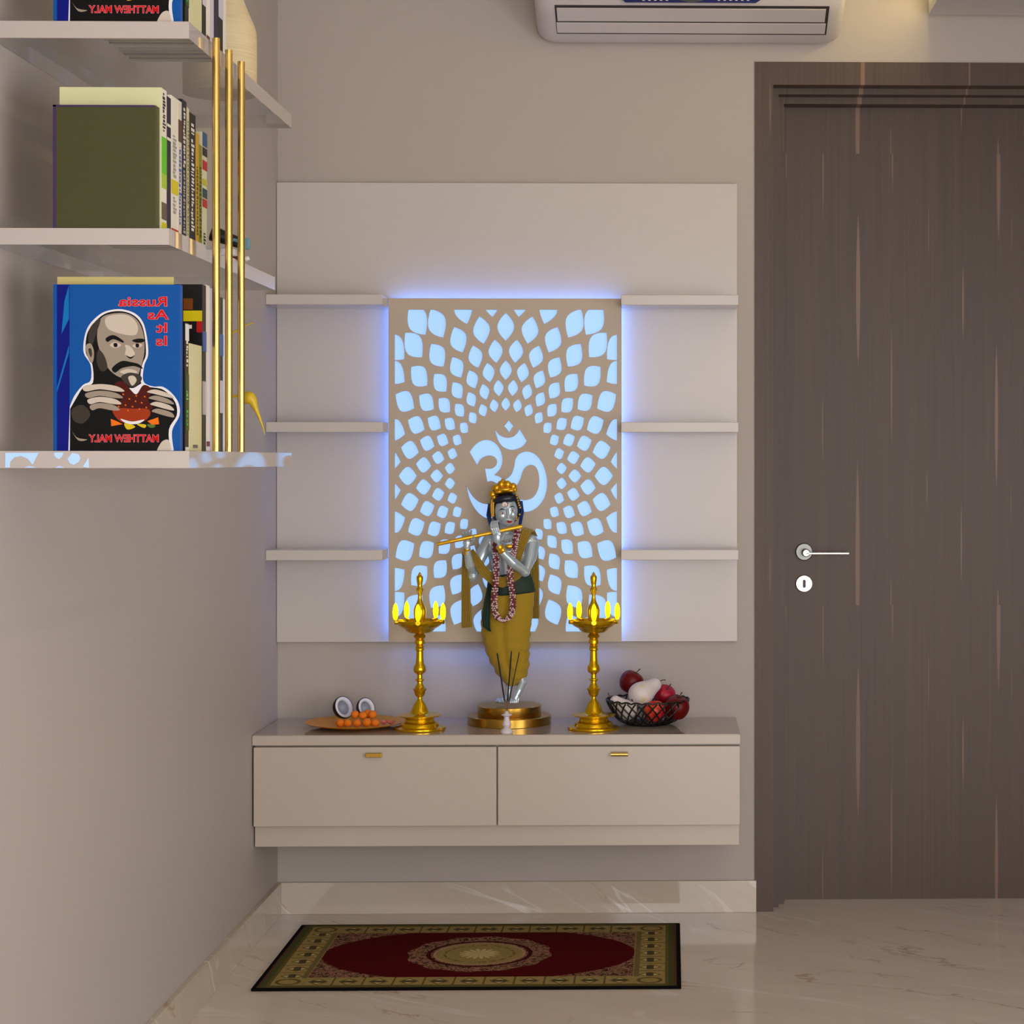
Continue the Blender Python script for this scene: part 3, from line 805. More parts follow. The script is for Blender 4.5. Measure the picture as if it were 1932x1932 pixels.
# oil lamps
def oil_lamp(px, label):
    YLm = -0.220
    c = P(px, 1380, YLm); k = 0.0002154
    r = thing('oil_lamp', label, 'oil lamp', (c.x, YLm, zt), 'tall brass oil lamps')
    def lz(y): return (1845-y)*k
    stem = [(0,1845),(288,1845),(295,1832),(290,1818),(250,1812),(218,1806),(212,1780),(200,1762),(168,1750),(160,1725),(172,1708),(172,1700),(60,1698)]
    MB().lathe([(a*k, lz(y)) for a, y in stem], (c.x, YLm, zt), 48).build('base', M_lamp, r, True, angle=50)
    pl = [(60,1699),(235,1692),(250,1684),(246,1676),(130,1670),(104,1650),(98,1630),(72,1570),(56,1540),(34,1518),(26,1490),(26,1478),(44,1466),(58,1440),(62,1410),(78,1392),(80,1384),(60,1372),(46,1350),(32,1325),(32,1300),(52,1284),(52,1276),(32,1262),(28,1222),(48,1205),(66,1190),(72,1165),(66,1130),(48,1100),(42,1050),(38,955),(50,942),(50,928),(44,918),(50,905),(44,895),(38,884),(55,872),(58,840),(52,826),(44,816),(66,800),(74,786),(58,768),(46,752)]
    MB().lathe([(a*k, lz(y)) for a, y in pl], (c.x, YLm, zt), 32).build('stem', M_lamp, r, True, angle=40)
    bw = [(46,751),(120,746),(152,726),(172,700),(205,682),(238,660),(256,632),(262,606),(256,602),(240,622),(200,648),(120,668),(10,672)]
    MB().lathe([(a*k, lz(y)) for a, y in bw], (c.x, YLm, zt), 48).build('bowl', M_lamp, r, True, angle=60)
    fn = [(52,671),(60,640),(62,600),(70,540),(72,490),(60,450),(38,410),(24,370),(20,330),(26,300),(30,285),(38,268),(42,250),(30,235),(24,222),(30,190),(34,165),(38,120),(34,105),(22,96),(16,80),(8,62),(0,58)]
    MB().lathe([(a*k, lz(y)) for a, y in fn], (c.x, YLm, zt), 24).build('finial', M_lamp, r, True, angle=50)
    zw = zt + lz(606)
    for i in range(5):
        a = -PI/2 + 2*PI*i/5 + 0.05
        q = Vector((c.x + 0.0605*math.cos(a), YLm + 0.0605*math.sin(a), zw))
        b = MB(); b.tube([Vector((c.x + 0.045*math.cos(a), YLm + 0.045*math.sin(a), zw-.004)), q + Vector((0.002*math.cos(a), .002*math.sin(a), -.002))], [.005,.006], 12)
        b.build('wick_cup', M_lamp, r, True)
        b = MB(); prof = [(0,0),(.0045,.004),(.0062,.011),(.0068,.020),(.0062,.029),(.0045,.036),(.0018,.0415),(0,.043)]
        b.lathe(prof, q + Vector((0,0,.001)), 16); f = b.build('flame', M_flame, r, True)
    return r
oil_lamp(792, 'tall brass oil lamp with five flames, next to the coconut plate')
oil_lamp(1120, 'tall brass oil lamp with five flames, next to the fruit basket')

# incense holder and sticks
YH = -0.292
hc_ = P(956, 1380, YH)
M_cer = mat('white_ceramic', rgb(214, 206, 212), 0.3)
hh = MB().lathe([(0,0),(.0145,0),(.0155,.003),(.014,.008),(.008,.0125),(.0065,.014),(.010,.018),(.011,.022),(.0085,.028),(.0065,.036),(.0065,.040),(.013,.0435),(.0125,.045),(.006,.0475),(.004,.051),(.0022,.0535),(.0015,.0535),(.0015,.050),(0,.050)], (hc_.x, YH, zt), 32)
tag(hh.build('incense_holder', M_cer, None, True, angle=60), 'small white pawn-shaped incense holder at the cabinet edge', 'incense holder')
M_inc = mat('incense_paste', rgb(30, 26, 34), 0.8); M_bam = mat('bamboo', rgb(120, 84, 40), 0.7)
for i, (px, py, dy, off, lb) in enumerate(((938, 1232, .006, (-.0028, 0), 'dark incense stick leaning left, in the white holder'), (965, 1228, 0, (0, 0), 'dark incense stick standing almost upright between the other two'), (980, 1230, .008, (.0028, 0), 'thin dark incense stick leaning right, in the white holder'))):
    a = Vector((hc_.x+off[0]*.4, YH+(.0022 if i == 1 else -.001), zt+.0540)); q = P(px, py, YH+dy)
    r = thing('incense_stick', lb, 'incense stick', a, 'incense sticks in the white holder')
    m_ = a.lerp(q, .16)
    MB().tube([a, m_], .0006, 8).build('bamboo_core', M_bam, r, True)
    MB().tube([m_, a.lerp(q, .2), a.lerp(q, .97), q], [.0010, .0019, .0018, .0008] if i < 2 else [.0007,.0012,.0012,.0006], 8).build('incense_coating', M_inc, r, True)

# plate with coconut halves, marigolds and pink petals
YPl = -0.170
c = P(671, 1362, YPl)
plate = MB().lathe([(0,0),(.055,0),(.062,.001),(.095,.006),(.122,.0125),(.1235,.0140),(.122,.0145),(.095,.0085),(.062,.0035),(.05,.0028),(0,.0028)], (c.x, YPl, zt), 64)
tag(plate.build('offering_plate', mat('orange_gold_plate', rgb(226, 148, 0), 0.35, 0.25), None, True, angle=60), 'round orange-gold offering plate holding the coconut halves', 'plate')
zpl = zt + .0032
def coconut(px, py, rpx, Y, ax, label):
    q = P(px, py, Y); R = rpx*px_size(Y)
    ax = Vector(ax).normalized(); M = Vector((0,0,1)).rotation_difference(ax).to_matrix().to_4x4()
    q = q - ax*R*0.25
    r = thing('coconut_half', label, 'coconut', (q.x, q.y, q.z-R), 'coconut halves on the plate')
    prof = [(R*math.sin(a), -R*math.cos(a)*.92) for a in [PI*.5*i/12 for i in range(13)]] + [(R*.995, .04*R), (R*.94, .05*R), (R*.93, 0), (R*.91,-.12*R), (R*.7,-.6*R), (R*.4,-.78*R), (0,-.84*R)]
    MB().lathe(prof, q, 40, 0, M).build('shell', mat('coconut_shell', rgb(14, 13, 16), 0.6, bump=(300,.4,.001)), r, True, angle=60)
    prof = [(0,-.81*R), (R*.4,-.75*R), (R*.69,-.56*R), (R*.88,-.2*R), (R*.92, -.05*R), (R*.93, .055*R), (R*.90, .075*R), (R*.74, .07*R), (R*.67, .03*R)] + [(R*.66*math.cos(a), .03*R-R*.76*math.sin(a)) for a in [PI*.5*i/8 for i in range(1, 9)]]
    hol = [(R*.66*math.cos(a), .025*R-R*.74*math.sin(a)) for a in [PI*.5*i/8 for i in range(1, 9)]]  # hollow of the white flesh, coloured grey for the shade inside it
    hb = MB(); hb.loft([[M @ Vector((rr_*math.cos(2*PI*k/40), rr_*math.sin(2*PI*k/40), z_)) + q for k in range(40)] for rr_, z_ in hol], cap=False); hb.build('hollow_shade', mat('coconut_hollow_shade', rgb(150, 154, 170), 0.35), r, True, angle=80)
    MB().lathe(prof, q, 40, 0, M).build('flesh', mat('coconut_flesh', rgb(226, 226, 236), 0.5), r, True, angle=60)
coconut(652, 1333, 21.5, YPl+.030, (.70, -.62, .34), 'larger black-shelled coconut half, left of the two on the plate')
coconut(694, 1334, 19.5, YPl+.028, (.68, -.64, .32), 'smaller black-shelled coconut half behind the marigold balls')
M_mari = mat('marigold_orange', rgb(236, 126, 8), 0.75, bump=(420, 1.0, .0015))
rb = .0106
low = [(642,'leftmost marigold ball in the bottom row on the plate'),(656,'second marigold ball from the left in the bottom row'),(673.5,'third marigold ball from the left in the bottom row'),(692,'fourth marigold ball in the bottom row, larger and ruffled'),(708,'rightmost marigold ball of the bottom row, beside the pink petals')]
hi_ = [(670,1348,-.190,'leftmost marigold ball of the upper row against the coconut'),(684.5,1350,-.196,'second marigold ball of the upper row'),(694,1346,-.181,'marigold ball at the back top of the little pile'),(703,1348,-.196,'rightmost marigold ball of the upper row')]
def marigold(q, R, lb):
    b = MB(); seg, rg = 24, 14; rings = []
    for k in range(rg+1):
        a = -PI/2 + PI*k/rg; ca = max(math.cos(a), 1e-4)
        rings.append([q + Vector((R*ca*math.cos(2*PI*i/seg), R*ca*math.sin(2*PI*i/seg), R*math.sin(a)))*(1+.05*math.sin(10*2*PI*i/seg+k*1.3)*ca) for i in range(seg)])
    b.loft(rings); o = b.build('marigold', M_mari, None, True, angle=80)
    tag(o, lb, 'flower', 'orange marigold balls on the plate')
for i, (px, lb) in enumerate(low):
    R = .0118 if i == 3 else rb
    q = P(px, 1361, -.212); q.z = zpl + .0008 + R; marigold(q, R*.96, lb)
for px, py, Y, lb in hi_:
    q = P(px, py, Y); marigold(q, rb*.93, lb)
M_pink = mat('pink_petal', rgb(206, 120, 112), 0.7)
for px, py, lb in ((724, 1361.5, 'small pink blossom right of the marigold balls'), (737, 1358, 'pink blossom nearest the oil lamp on the plate')):
    q = P(px, py, -.195); q.z = zt + .0125
    b = MB(); random.seed(px)
    for k in range(9):
        a = k*2.4; M = Matrix.Rotation(a, 4, 'Z') @ Matrix.Rotation(random.uniform(-.9,-.2), 4, 'Y')
        b.ball(q + Vector((.0045*math.cos(a), .0045*math.sin(a), .001+.0009*(k % 3))), (.0078,.0052,.0018), 0, 12, 8, M)
    tag(b.build('blossom', M_pink, None, True), lb, 'flower', 'pink blossoms on the plate')

# fruit basket
YBk = -0.128
bc = P(1222, 1366, YBk)
def bprof(t): return .054 + .049*t**.5, .003 + .057*t
r = thing('fruit_basket', 'black openwork wire basket full of fruit on the cabinet top', 'basket', (bc.x, YBk, zt))
M_wire = mat('black_wire', rgb(12, 10, 10), 0.35)
b = MB()
for k in range(24):
    for sg in (1, -1):
        pts = []
        for i in range(9):
            t = i/8; a = 2*PI*k/24 + sg*t*.50; rr, zz = bprof(t)
            pts.append((bc.x+rr*math.cos(a), YBk+rr*math.sin(a), zt+zz))
        b.tube(pts, .0021, 6)
b.build('lattice', M_wire, r, True, angle=80)
b = MB(); n = 192
pts = []
for i in range(n+1):
    a = 2*PI*i/n; rr, zz = bprof(1); pts.append((bc.x+rr*math.cos(a), YBk+rr*math.sin(a), zt+zz+.0035*abs(math.cos(12*a))))
b.tube(pts, .0021, 6); b.build('rim', M_wire, r, True, angle=80)
MB().lathe([(0,0),(.052,0),(.054,.003),(.052,.006),(0,.005)], (bc.x, YBk, zt), 40).build('bottom', M_wire, r, True)
def streak_mat(name, c1, c2, c3, sc=60):
    m = mat(name, c1, 0.36, spec=.35); nt = m.node_tree; x, y, z = coords(nt)
    n1 = noise_n(nt, vec(nt, x, y, z*.5), sc, 3, .6, .5); n2 = noise_n(nt, vec(nt, x+3.0, y, z*.5), sc*.6, 2)
    c = mixc(nt, ((n1-.42)*6).clamp() if False else ((n1-.42)*6.0).clamp(), c1, c2)
    c = mixc(nt, ((n2-.56)*8.0).clamp(), c, c3); setc(m, c); return m
M_dred = mat('dark_red_skin', rgb(100, 0, 4), 0.38, spec=.3)
M_red2 = streak_mat('red_yellow_skin', rgb(196, 24, 36), rgb(226, 84, 44), rgb(190, 40, 80))
M_crim = streak_mat('crimson_skin', rgb(140, 10, 36), rgb(176, 30, 62), rgb(190, 90, 50))
def pear_mat():
    m = mat('pale_pear_skin', rgb(222, 214, 214), 0.45); nt = m.node_tree; x, y, z = coords(nt)
    n = noise_n(nt, vec(nt, x, y, z), 22, 2, .5); setc(m, mixc(nt, ((n-.56)*9.0).clamp(), rgb(222,213,214), rgb(214,198,128))); return m
M_pear = pear_mat(); M_stem = mat('fruit_stem', rgb(58, 62, 60), 0.7)
AP = [(0,-.80),(.18,-.86),(.42,-.88),(.68,-.74),(.88,-.45),(.99,-.08),(.98,.28),(.84,.62),(.60,.82),(.36,.86),(.18,.78),(.06,.66),(0,.62)]
PE = [(0,-1.0),(.25,-.98),(.55,-.86),(.80,-.58),(.88,-.22),(.84,.12),(.72,.48),(.59,.82),(.52,1.12),(.45,1.38),(.32,1.58),(.12,1.68),(0,1.66)]
def fruit(kind, q, R, ax, m, lb, stem=True, curve=0.0):
    ax = Vector(ax).normalized(); M = Vector((0,0,1)).rotation_difference(ax).to_matrix().to_4x4()
    root = thing(kind, lb, kind, q)
    pr_ = AP if kind == 'apple' else PE
    dp = smooth_profile(pr_)
    MB().lathe([(a*R, z*R) for a, z in dp], q, 36, 0, M).build('flesh', m, root, True, angle=80)
    z0 = .62 if kind == 'apple' else 1.66
    if stem:
        p0 = Vector(q) + M @ Vector((0,0,z0*R)); p1 = Vector(q) + M @ Vector((.05*R,0,(z0+.38)*R)); p2 = Vector(q) + M @ Vector((.16*R,0,(z0+.72)*R if kind == 'apple' else (z0+.5)*R))
        MB().tube([p0, p1, p2], [.0012,.0011,.0016], 8).build('stem', M_stem, root, True)
    if kind == 'pear':
        p0 = Vector(q) + M @ Vector((0,0,-1.0*R)); MB().ball(p0, (.0035,.0035,.002), M=M).build('calyx', M_stem, root, True)
    return root
def smooth_profile(p):
    out = []
    for i in range(len(p)-1):
        p0 = p[max(i-1,0)]; p1 = p[i]; p2 = p[i+1]; p3 = p[min(i+2, len(p)-1)]
        for k in range(3):
            t = k/3; f = lambda a, b, c, d: 0.5*((2*b)+(-a+c)*t+(2*a-5*b+4*c-d)*t*t+(-a+3*b-3*c+d)*t**3)
            out.append((max(0, f(p0[0],p1[0],p2[0],p3[0])), f(p0[1],p1[1],p2[1],p3[1])))
    out.append(p[-1]); return out
fruit('apple', P(1191,1287,YBk+.034), .0300, (.50,-.1,1), M_dred, 'dark red apple at the back left, topmost in the basket')
fruit('pear', P(1212,1308,YBk-.026), .0350, (.70,.55,.42), M_pear, 'large pale pear on top, stem pointing right')
fruit('pear', P(1181,1338,YBk-.040), .0275, (-.82,-.05,.66), M_pear, 'pale pear at the left rim, stem pointing up left')
fruit('apple', P(1254,1312,YBk+.020), .0270, (.3,-.4,.8), M_crim, 'crimson apple between the top pear and the right apple')
fruit('apple', P(1235,1342,YBk-.048), .0270, (-.2,-.2,1), M_red2, 'red and orange apple at the front centre of the basket', False)
fruit('apple', P(1277,1335,YBk-.030), .0310, (.2,-.2,1), M_dred, 'dark red apple at the right rim of the basket')
fruit('pear', P(1256,1338,YBk+.026), .022, (.35,.3,.55), M_pear, 'pale pear half hidden behind the right-hand dark red apple', False)

# ------------------------------------------------------------------ acrylic shelves on the left wall
def gshelf(zt_, zb_, xr, d0, d1, label, edge_light=False):
    ya, yb = d0-5.2, d1-5.2
    b = MB(); b.box(XL+.0005, xr, ya, yb, zb_, zt_, 0)
    b.bm.faces.ensure_lookup_table(); b.bm.normal_update()
    for f in b.bm.faces:
        if abs(f.normal.z) < .5: f.material_index = 1
    r = thing('acrylic_shelf', label, 'shelf', ((XL+xr)/2, (ya+yb)/2, zb_), 'clear acrylic shelves on the left wall')
    b.build('shelf_board', [M_glass, M_edge], r)
    return r, ya, yb
XS = -.709
def zz_(py, sc): return 1.157 + (868-py)/sc
s1, ya, yb = gshelf(zz_(45,1274), zz_(77,1274), XS, 3.006, 3.815, 'top clear acrylic shelf on the left wall')
s2, ya2, yb2 = gshelf(zz_(432,1280), zz_(463,1280), -.737, 3.00, 3.80, 'middle clear acrylic shelf, holding the olive book')
s3, ya3, yb3 = gshelf(zz_(851,1274), zz_(883,1274), XS, 3.006, 3.815, 'lowest acrylic shelf, with pale blue light painted along its edge')
# refracted light in the lowest shelf's front edge, painted as glowing pale blue pieces
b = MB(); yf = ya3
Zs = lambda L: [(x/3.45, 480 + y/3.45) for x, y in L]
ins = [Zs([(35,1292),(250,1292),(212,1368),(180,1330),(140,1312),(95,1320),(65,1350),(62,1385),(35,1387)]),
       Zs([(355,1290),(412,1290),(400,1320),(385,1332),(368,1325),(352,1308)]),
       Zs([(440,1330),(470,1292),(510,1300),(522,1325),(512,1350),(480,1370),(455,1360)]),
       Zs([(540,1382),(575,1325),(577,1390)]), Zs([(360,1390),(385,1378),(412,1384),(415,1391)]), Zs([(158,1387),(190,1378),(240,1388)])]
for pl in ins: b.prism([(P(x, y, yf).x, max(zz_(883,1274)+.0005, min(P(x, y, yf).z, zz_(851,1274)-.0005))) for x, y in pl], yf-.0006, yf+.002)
b.build('edge_light_paint', M_edge_light, s3)

# brass rods
for px, lb in ((407, 'nearest of the three brass rods beside the acrylic shelves'), (431, 'middle of the three brass rods beside the acrylic shelves'), (454.5, 'farthest of the three brass rods beside the acrylic shelves')):
    sc = (1265-px)/.7015; Y = F/sc - 5.2
    x = P(px, 500, Y).x; R = .0058
    o = MB().lathe([(0,0),(R,0),(R,zz_(45,1274)-zz_(851,1274)+.0015),(0,zz_(45,1274)-zz_(851,1274)+.0015)], (x+.0006, Y, zz_(851,1274)), 24).build('brass_rod', M_brass, None, True)
    tag(o, lb, 'rod', 'vertical brass rods by the shelves')

# ------------------------------------------------------------------ books
M_page = mat('book_pages', rgb(214, 206, 176), 0.8)
def bmat(r_, g_, b_, rough=.4): return mat('book_%d_%d_%d' % (r_, g_, b_), rgb(r_, g_, b_), rough, spec=.25)
def book(label, pf, pb, xs, z0, z1, width, cover, group, spine=None, marks=(), face=None):
    """pf/pb: spine's near and far pixel columns; xs: spine plane X; marks: (zfrac0, zfrac1, colour, rowsOfMarks)"""
    d0 = F*(-xs)/(1265-pf); d1 = F*(-xs)/(1265-pb)
    ya_, yb_ = d0-5.2+.0004, d1-5.2-.0004
    x0, x1 = xs-width, xs
    r = thing('book', label, 'book', ((x0+x1)/2, (ya_+yb_)/2, z0), group)
    t = min(.0018, (yb_-ya_)*.18)
    b = MB()
    b.box(x0, x1, ya_, ya_+t, z0, z1); b.box(x0, x1, yb_-t, yb_, z0, z1); b.box(x1-.002, x1, ya_+t, yb_-t, z0, z1)
    cv = b.build('cover', cover, r, bevel=.0006)
    MB().box(x0+.003, x1-.0021, ya_+t, yb_-t, z0+.002, z1-.003).build('pages', M_page, r)
    if spine is not None: MB().box(x1, x1+.0003, ya_+.0002, yb_-.0002, z0+.0005, z1-.0005).build('spine_label', spine, r)
    H = z1-z0; yc = (ya_+yb_)/2; hw = (yb_-ya_)/2
    for i, mk in enumerate(marks):
        f0, f1, col, kind = mk
        za, zb_ = z0+H*f0, z0+H*f1
        b = MB()
        if kind == 'block': b.box(x1+.0002, x1+.0007, ya_+.0004, yb_-.0004, za, zb_)
        else:
            rnd = random.Random(i*17+int(pf)); z = za
            while z < zb_:
                h_ = rnd.uniform(.002, .005); w = hw*rnd.uniform(.35, .6)
                b.box(x1+.0005, x1+.0009, yc-w, yc+w*rnd.uniform(-.2, 1), z, min(z+h_, zb_)); z += h_ + rnd.uniform(.001, .003)
        b.build('spine_print', col, r)
    return r, cv, ya_, yb_
WH = bmat(222, 218, 206); NV = bmat(20, 22, 50); BK = bmat(14, 14, 14); CR = bmat(206, 202, 158); YE = bmat(206, 190, 8); RD = bmat(178, 14, 16)
GR = bmat(10, 62, 20); LG = bmat(96, 186, 40); BL = bmat(40, 90, 170); OL = bmat(70, 72, 36); LI = bmat(196, 190, 206)
# ---- middle shelf
g2 = 'books on the middle acrylic shelf'; z2 = zz_(432,1280)+.0002; xm_ = -.757
r, cv, a_, b_ = book('olive green hardback, front of the row on the middle shelf', 299, 307, xm_, z2, zz_(203,1274), .150, bmat(66, 68, 36), g2)
MB().box(xm_-.150, xm_-.1455, a_-.0005, a_, z2, zz_(203,1274)).build('spine_edge', bmat(62, 44, 88), r)
MB().box(xm_-.150, xm_-.002, a_-.0005, a_, zz_(206.5,1274), zz_(203,1274)).build('cover_edge', bmat(62, 44, 88), r)
book('pale green book, taller than the olive one before it', 309.5, 319.5, -.7545, z2, zz_(173,1258), .150, bmat(204, 206, 158), g2, WH,
     ((.70,.97,BK,'text'), (.40,.66,LG,'block'), (.30,.40,bmat(160,190,60),'block'), (.08,.2,bmat(90,80,70),'block'), (.0,.06,YE,'block')))
xx = -.7545
for pf, pb, top, cv_, lb, mk in (
    (320, 328, 187, NV, 'dark navy book right behind the pale green one', ((.78,.8,WH,'block'), (.68,.7,WH,'block'))),
    (328.3, 341, 187, WH, 'off-white book with a yellow patch on its spine', ((.30,.40,YE,'block'), (.42,.72,bmat(150,150,140),'text'), (.16,.28,bmat(150,150,140),'text'), (.02,.05,RD,'block'))),
    (341.2, 348, 194, bmat(212,206,190), 'off-white book with a brown picture high on its spine', ((.70,.86,bmat(80,60,40),'block'), (.1,.66,BL,'text'))),
    (348.2, 357, 193, NV, 'navy book with large white spine lettering', ((.52,.95,WH,'text'), (.05,.5,bmat(170,170,170),'text'))),
    (357.2, 362, 207, CR, 'thin cream book behind the navy one', ((.05,.9,bmat(120,110,70),'text'),)),
    (362.2, 374, 218, BK, 'black book with white spine lettering on the middle shelf', ((.1,.8,WH,'text'), (.84,.92,WH,'text'))),
    (374.2, 380, 254, bmat(206,164,20), 'thin orange-yellow book near the end of the middle shelf row', ((.1,.7,bmat(90,70,10),'text'),)),
    (380.2, 386, 277, bmat(132,136,20), 'thin olive-yellow book, shorter than its neighbours on the middle shelf', ((.1,.8,bmat(60,60,20),'text'),)),
    (386.2, 395, 254, bmat(206,204,170), 'last book of the middle row, blue at the top with red patches', ((.88,1,bmat(40,80,124),'block'), (.80,.87,BK,'block'), (.68,.76,RD,'block'), (.55,.6,bmat(190,180,30),'block'), (.44,.52,bmat(20,60,60),'block'), (.36,.43,RD,'block'), (.02,.14,bmat(60,80,60),'text')))):
    sc = (1265-(pf+pb)/2)/(-xx)
    book(lb, pf, pb, xx, z2, zz_(top, sc), .142, cv_, g2, None, mk)

# ---- bottom shelf row, then the same set on the top shelf
z3 = zz_(851,1274)+.0002; xb_ = -.7235
g3 = 'books on the lowest acrylic shelf'; g1 = 'books on the top acrylic shelf'
row = []
BLUE = mat('cover_blue', rgb(0, 78, 156), .4, spec=.2)
r, cv, a_, b_ = book('blue book whose cover shows a bald bearded man eating a burger, lowest shelf', 345, 350, xb_, z3, zz_(538,1274), .1865, BLUE, g3)
row.append(r)
# printed cover: generic bald bearded man with a burger, red mirrored lettering
Z2 = lambda L: [(P(x/3.45, 480+y/3.45, a_).x, P(x/3.45, 480+y/3.45, a_).z) for x, y in L]
tones = [mat('ink_white', rgb(222,222,226), .4, spec=.15), mat('ink_black', rgb(10,10,10), .4, spec=.15), mat('ink_grey', rgb(150,138,122), .4, spec=.15), mat('ink_light', rgb(196,184,168), .4, spec=.15),
         mat('ink_dark', rgb(58,52,46), .4, spec=.15), mat('ink_bun', rgb(150,52,16), .4, spec=.15), mat('ink_brown', rgb(74,18,8), .4, spec=.15), mat('ink_orange', rgb(226,110,20), .4, spec=.15), mat('ink_yellow', rgb(206,180,30), .4, spec=.15), mat('ink_green', rgb(84,110,50), .4, spec=.15), mat('ink_navy', rgb(4,16,120), .4, spec=.15), mat('ink_cyan', rgb(10,110,180), .4, spec=.15)]
b = MB(); lay = [0]
def ink(pts, mi, corners=(), sm=True):
    lay[0] += 1
    q = Z2(smooth_poly(pts, corners, 4) if sm else pts)
    zmin = z3+.0003; q = [(max(x, xb_-.1862), max(z, zmin)) for x, z in q]
    d = .00002*lay[0] + .0002
    f = b.bm.faces.new([b.bm.verts.new((x, a_-d, z)) for x, z in q]); f.material_index = mi
ink([(371,198),(453,198),(453,1283),(371,1283)], 10, sm=False)
ink([(371,870),(449,590),(449,640),(371,900)], 11, sm=False)
ink([(420,300),(449,200),(449,420),(400,520)], 11, sm=False)
ink([(445,1283),(455,990),(485,920),(540,850),(590,820),(590,720),(545,640),(550,540),(580,460),(650,390),(720,362),(800,358),(880,385),(930,440),(955,530),(965,650),(940,720),(930,800),(945,840),(1000,860),(1060,862),(1120,905),(1163,970),(1168,1050),(1120,1150),(1132,1283)], 0, (0,1,25))
ink([(455,1283),(457,1005),(500,930),(545,862),(605,835),(600,712),(560,645),(562,540),(592,470),(658,402),(722,374),(800,371),(870,396),(918,448),(942,530),(950,650),(925,720),(915,800),(935,855),(1050,875),(1108,920),(1146,975),(1150,1050),(1100,1140),(1108,1283)], 1, (0,1,24))
ink([(650,430),(700,392),(800,381),(868,405),(912,455),(936,530),(940,640),(915,740),(890,800),(830,810),(760,790),(700,735),(655,640),(632,540)], 2)
ink([(690,410),(790,390),(860,412),(898,470),(880,525),(780,515),(700,480)], 3)
ink([(585,480),(640,420),(655,430),(625,520),(600,590),(575,560)], 4)
ink([(558,600),(590,580),(612,630),(605,700),(580,690)], 2); ink([(575,620),(592,612),(600,650),(590,670)], 4)
ink([(690,545),(740,525),(800,560),(800,575),(740,552),(700,570)], 1); ink([(860,560),(900,548),(938,552),(935,570),(890,575)], 1)
ink([(715,590),(750,570),(790,590),(750,610)], 3); ink([(740,580),(762,578),(764,600),(744,602)], 1)
ink([(862,595),(895,578),(928,590),(895,610)], 3); ink([(884,582),(904,582),(904,604),(886,604)], 1)
ink([(815,590),(850,600),(880,650),(850,672),(815,655),(820,620)], 3); ink([(818,655),(850,668),(880,655),(850,680)], 1)
ink([(730,740),(790,695),(850,700),(905,715),(930,745),(880,728),(840,730),(790,742),(750,770)], 1)
ink([(780,765),(840,745),(895,765),(845,785)], 3)
ink([(790,795),(840,770),(900,780),(925,810),(890,855),(850,862),(810,830)], 4); ink([(835,800),(870,790),(890,820),(860,855)], 3)
ink([(640,620),(680,660),(700,740),(660,760),(630,700)], 4)
ink([(828,868),(870,870),(935,835),(932,885),(888,912),(850,898)], 0)
ink([(745,850),(800,825),(850,880),(890,910),(935,850),(990,880),(965,950),(985,1010),(740,1010),(800,930)], 6)
ink([(732,1015),(790,1000),(870,1005),(960,1005),(980,1040),(940,1085),(860,1100),(780,1085)], 5)
ink([(785,1070),(860,1088),(940,1075),(900,1102),(830,1102)], 0)
ink([(722,1070),(760,1085),(800,1105),(725,1118)], 7, (0,1,2,3)); ink([(960,1085),(1030,1060),(1037,1105),(990,1110)], 7, (0,1,2,3))
ink([(810,1100),(860,1108),(880,1125),(830,1140)], 8); ink([(890,1105),(950,1108),(940,1130)], 8); ink([(960,1105),(1010,1112),(1000,1128),(970,1124)], 9)
for (x0, y0, w) in ((800,905,0),(840,935,0),(880,950,0),(920,960,0),(860,985,0),(815,975,0),(905,1000,0),(940,920,0),(770,985,0),(950,990,0),(885,915,0),(830,1010,0)):
    ink([(x0,y0),(x0+9,y0+4),(x0+7,y0+12),(x0-2,y0+8)], 7, sm=False)
for j, (ya_, wd) in enumerate(((862,1.0),(905,.98),(945,.95),(985,.8))):     # fingers of the left-hand side
    ink([(545+j*14,ya_),(650,ya_-18),(760-j*6,ya_-4),(812-j*10,ya_+28),(760-j*10,ya_+30),(650,ya_+16),(560+j*14,ya_+30)], 2 if j % 2 else 3)
for j, (ya_, wd) in enumerate(((885,1),(925,1),(965,1),(1010,1))):
    ink([(958+j*10,ya_+10),(1010+j*6,ya_-6),(1090+j*8,ya_+18),(1135,ya_+50),(1090,ya_+44),(1010+j*4,ya_+24)], 2 if j % 2 else 3)
ink([(470,1010),(540,980),(590,1040),(540,1100),(480,1080)], 4); ink([(460,1130),(500,1190),(570,1205),(510,1210)], 2)
ink([(1030,1260),(1060,1215),(1100,1210),(1110,1283),(1030,1283)], 3)
pic = b.build('cover_picture', tones, r)
CI = mat('ink_red', rgb(206, 14, 20), .4, spec=.15)
def cov(txt, px, py, h, align='LEFT', sx=1.0, c=CI, nm='title'):
    q = P(px, py, a_)
    text_mesh(nm, txt, h, mat('ink_pink_white', rgb(226,150,160), .4, spec=.15), r, Vector((q.x, a_-.0013, q.z)), True, align, bold=.0007, depth=.00005, sx=sx)
    text_mesh(nm, txt, h, c, r, Vector((q.x, a_-.0015, q.z)), True, align, bold=.0003, depth=.00005, sx=sx)
for k, wd in enumerate(('Russia', 'As', 'It', 'Is')): cov(wd, 317.5, 577.5+k*24.7, .0195, sx=1.48)
cov('MATTHEW MALY', 300.5, 833.5, .0150, sx=.88, nm='author_name')
XB = -.7215
book_a = book('green-spined book with white curls, beside the burger book on the lowest shelf', 354.2, 361, XB, z3, zz_(612,1250), .150, BK, g3, None,
     ((.86,.99,bmat(220,220,220),'block'), (.66,.86,WH,'text'), (.16,.60,GR,'block'), (.40,.47,bmat(120,190,110),'text'), (.2,.33,bmat(60,170,70),'text'), (0,.03,WH,'block')))
row.append(book_a[0])
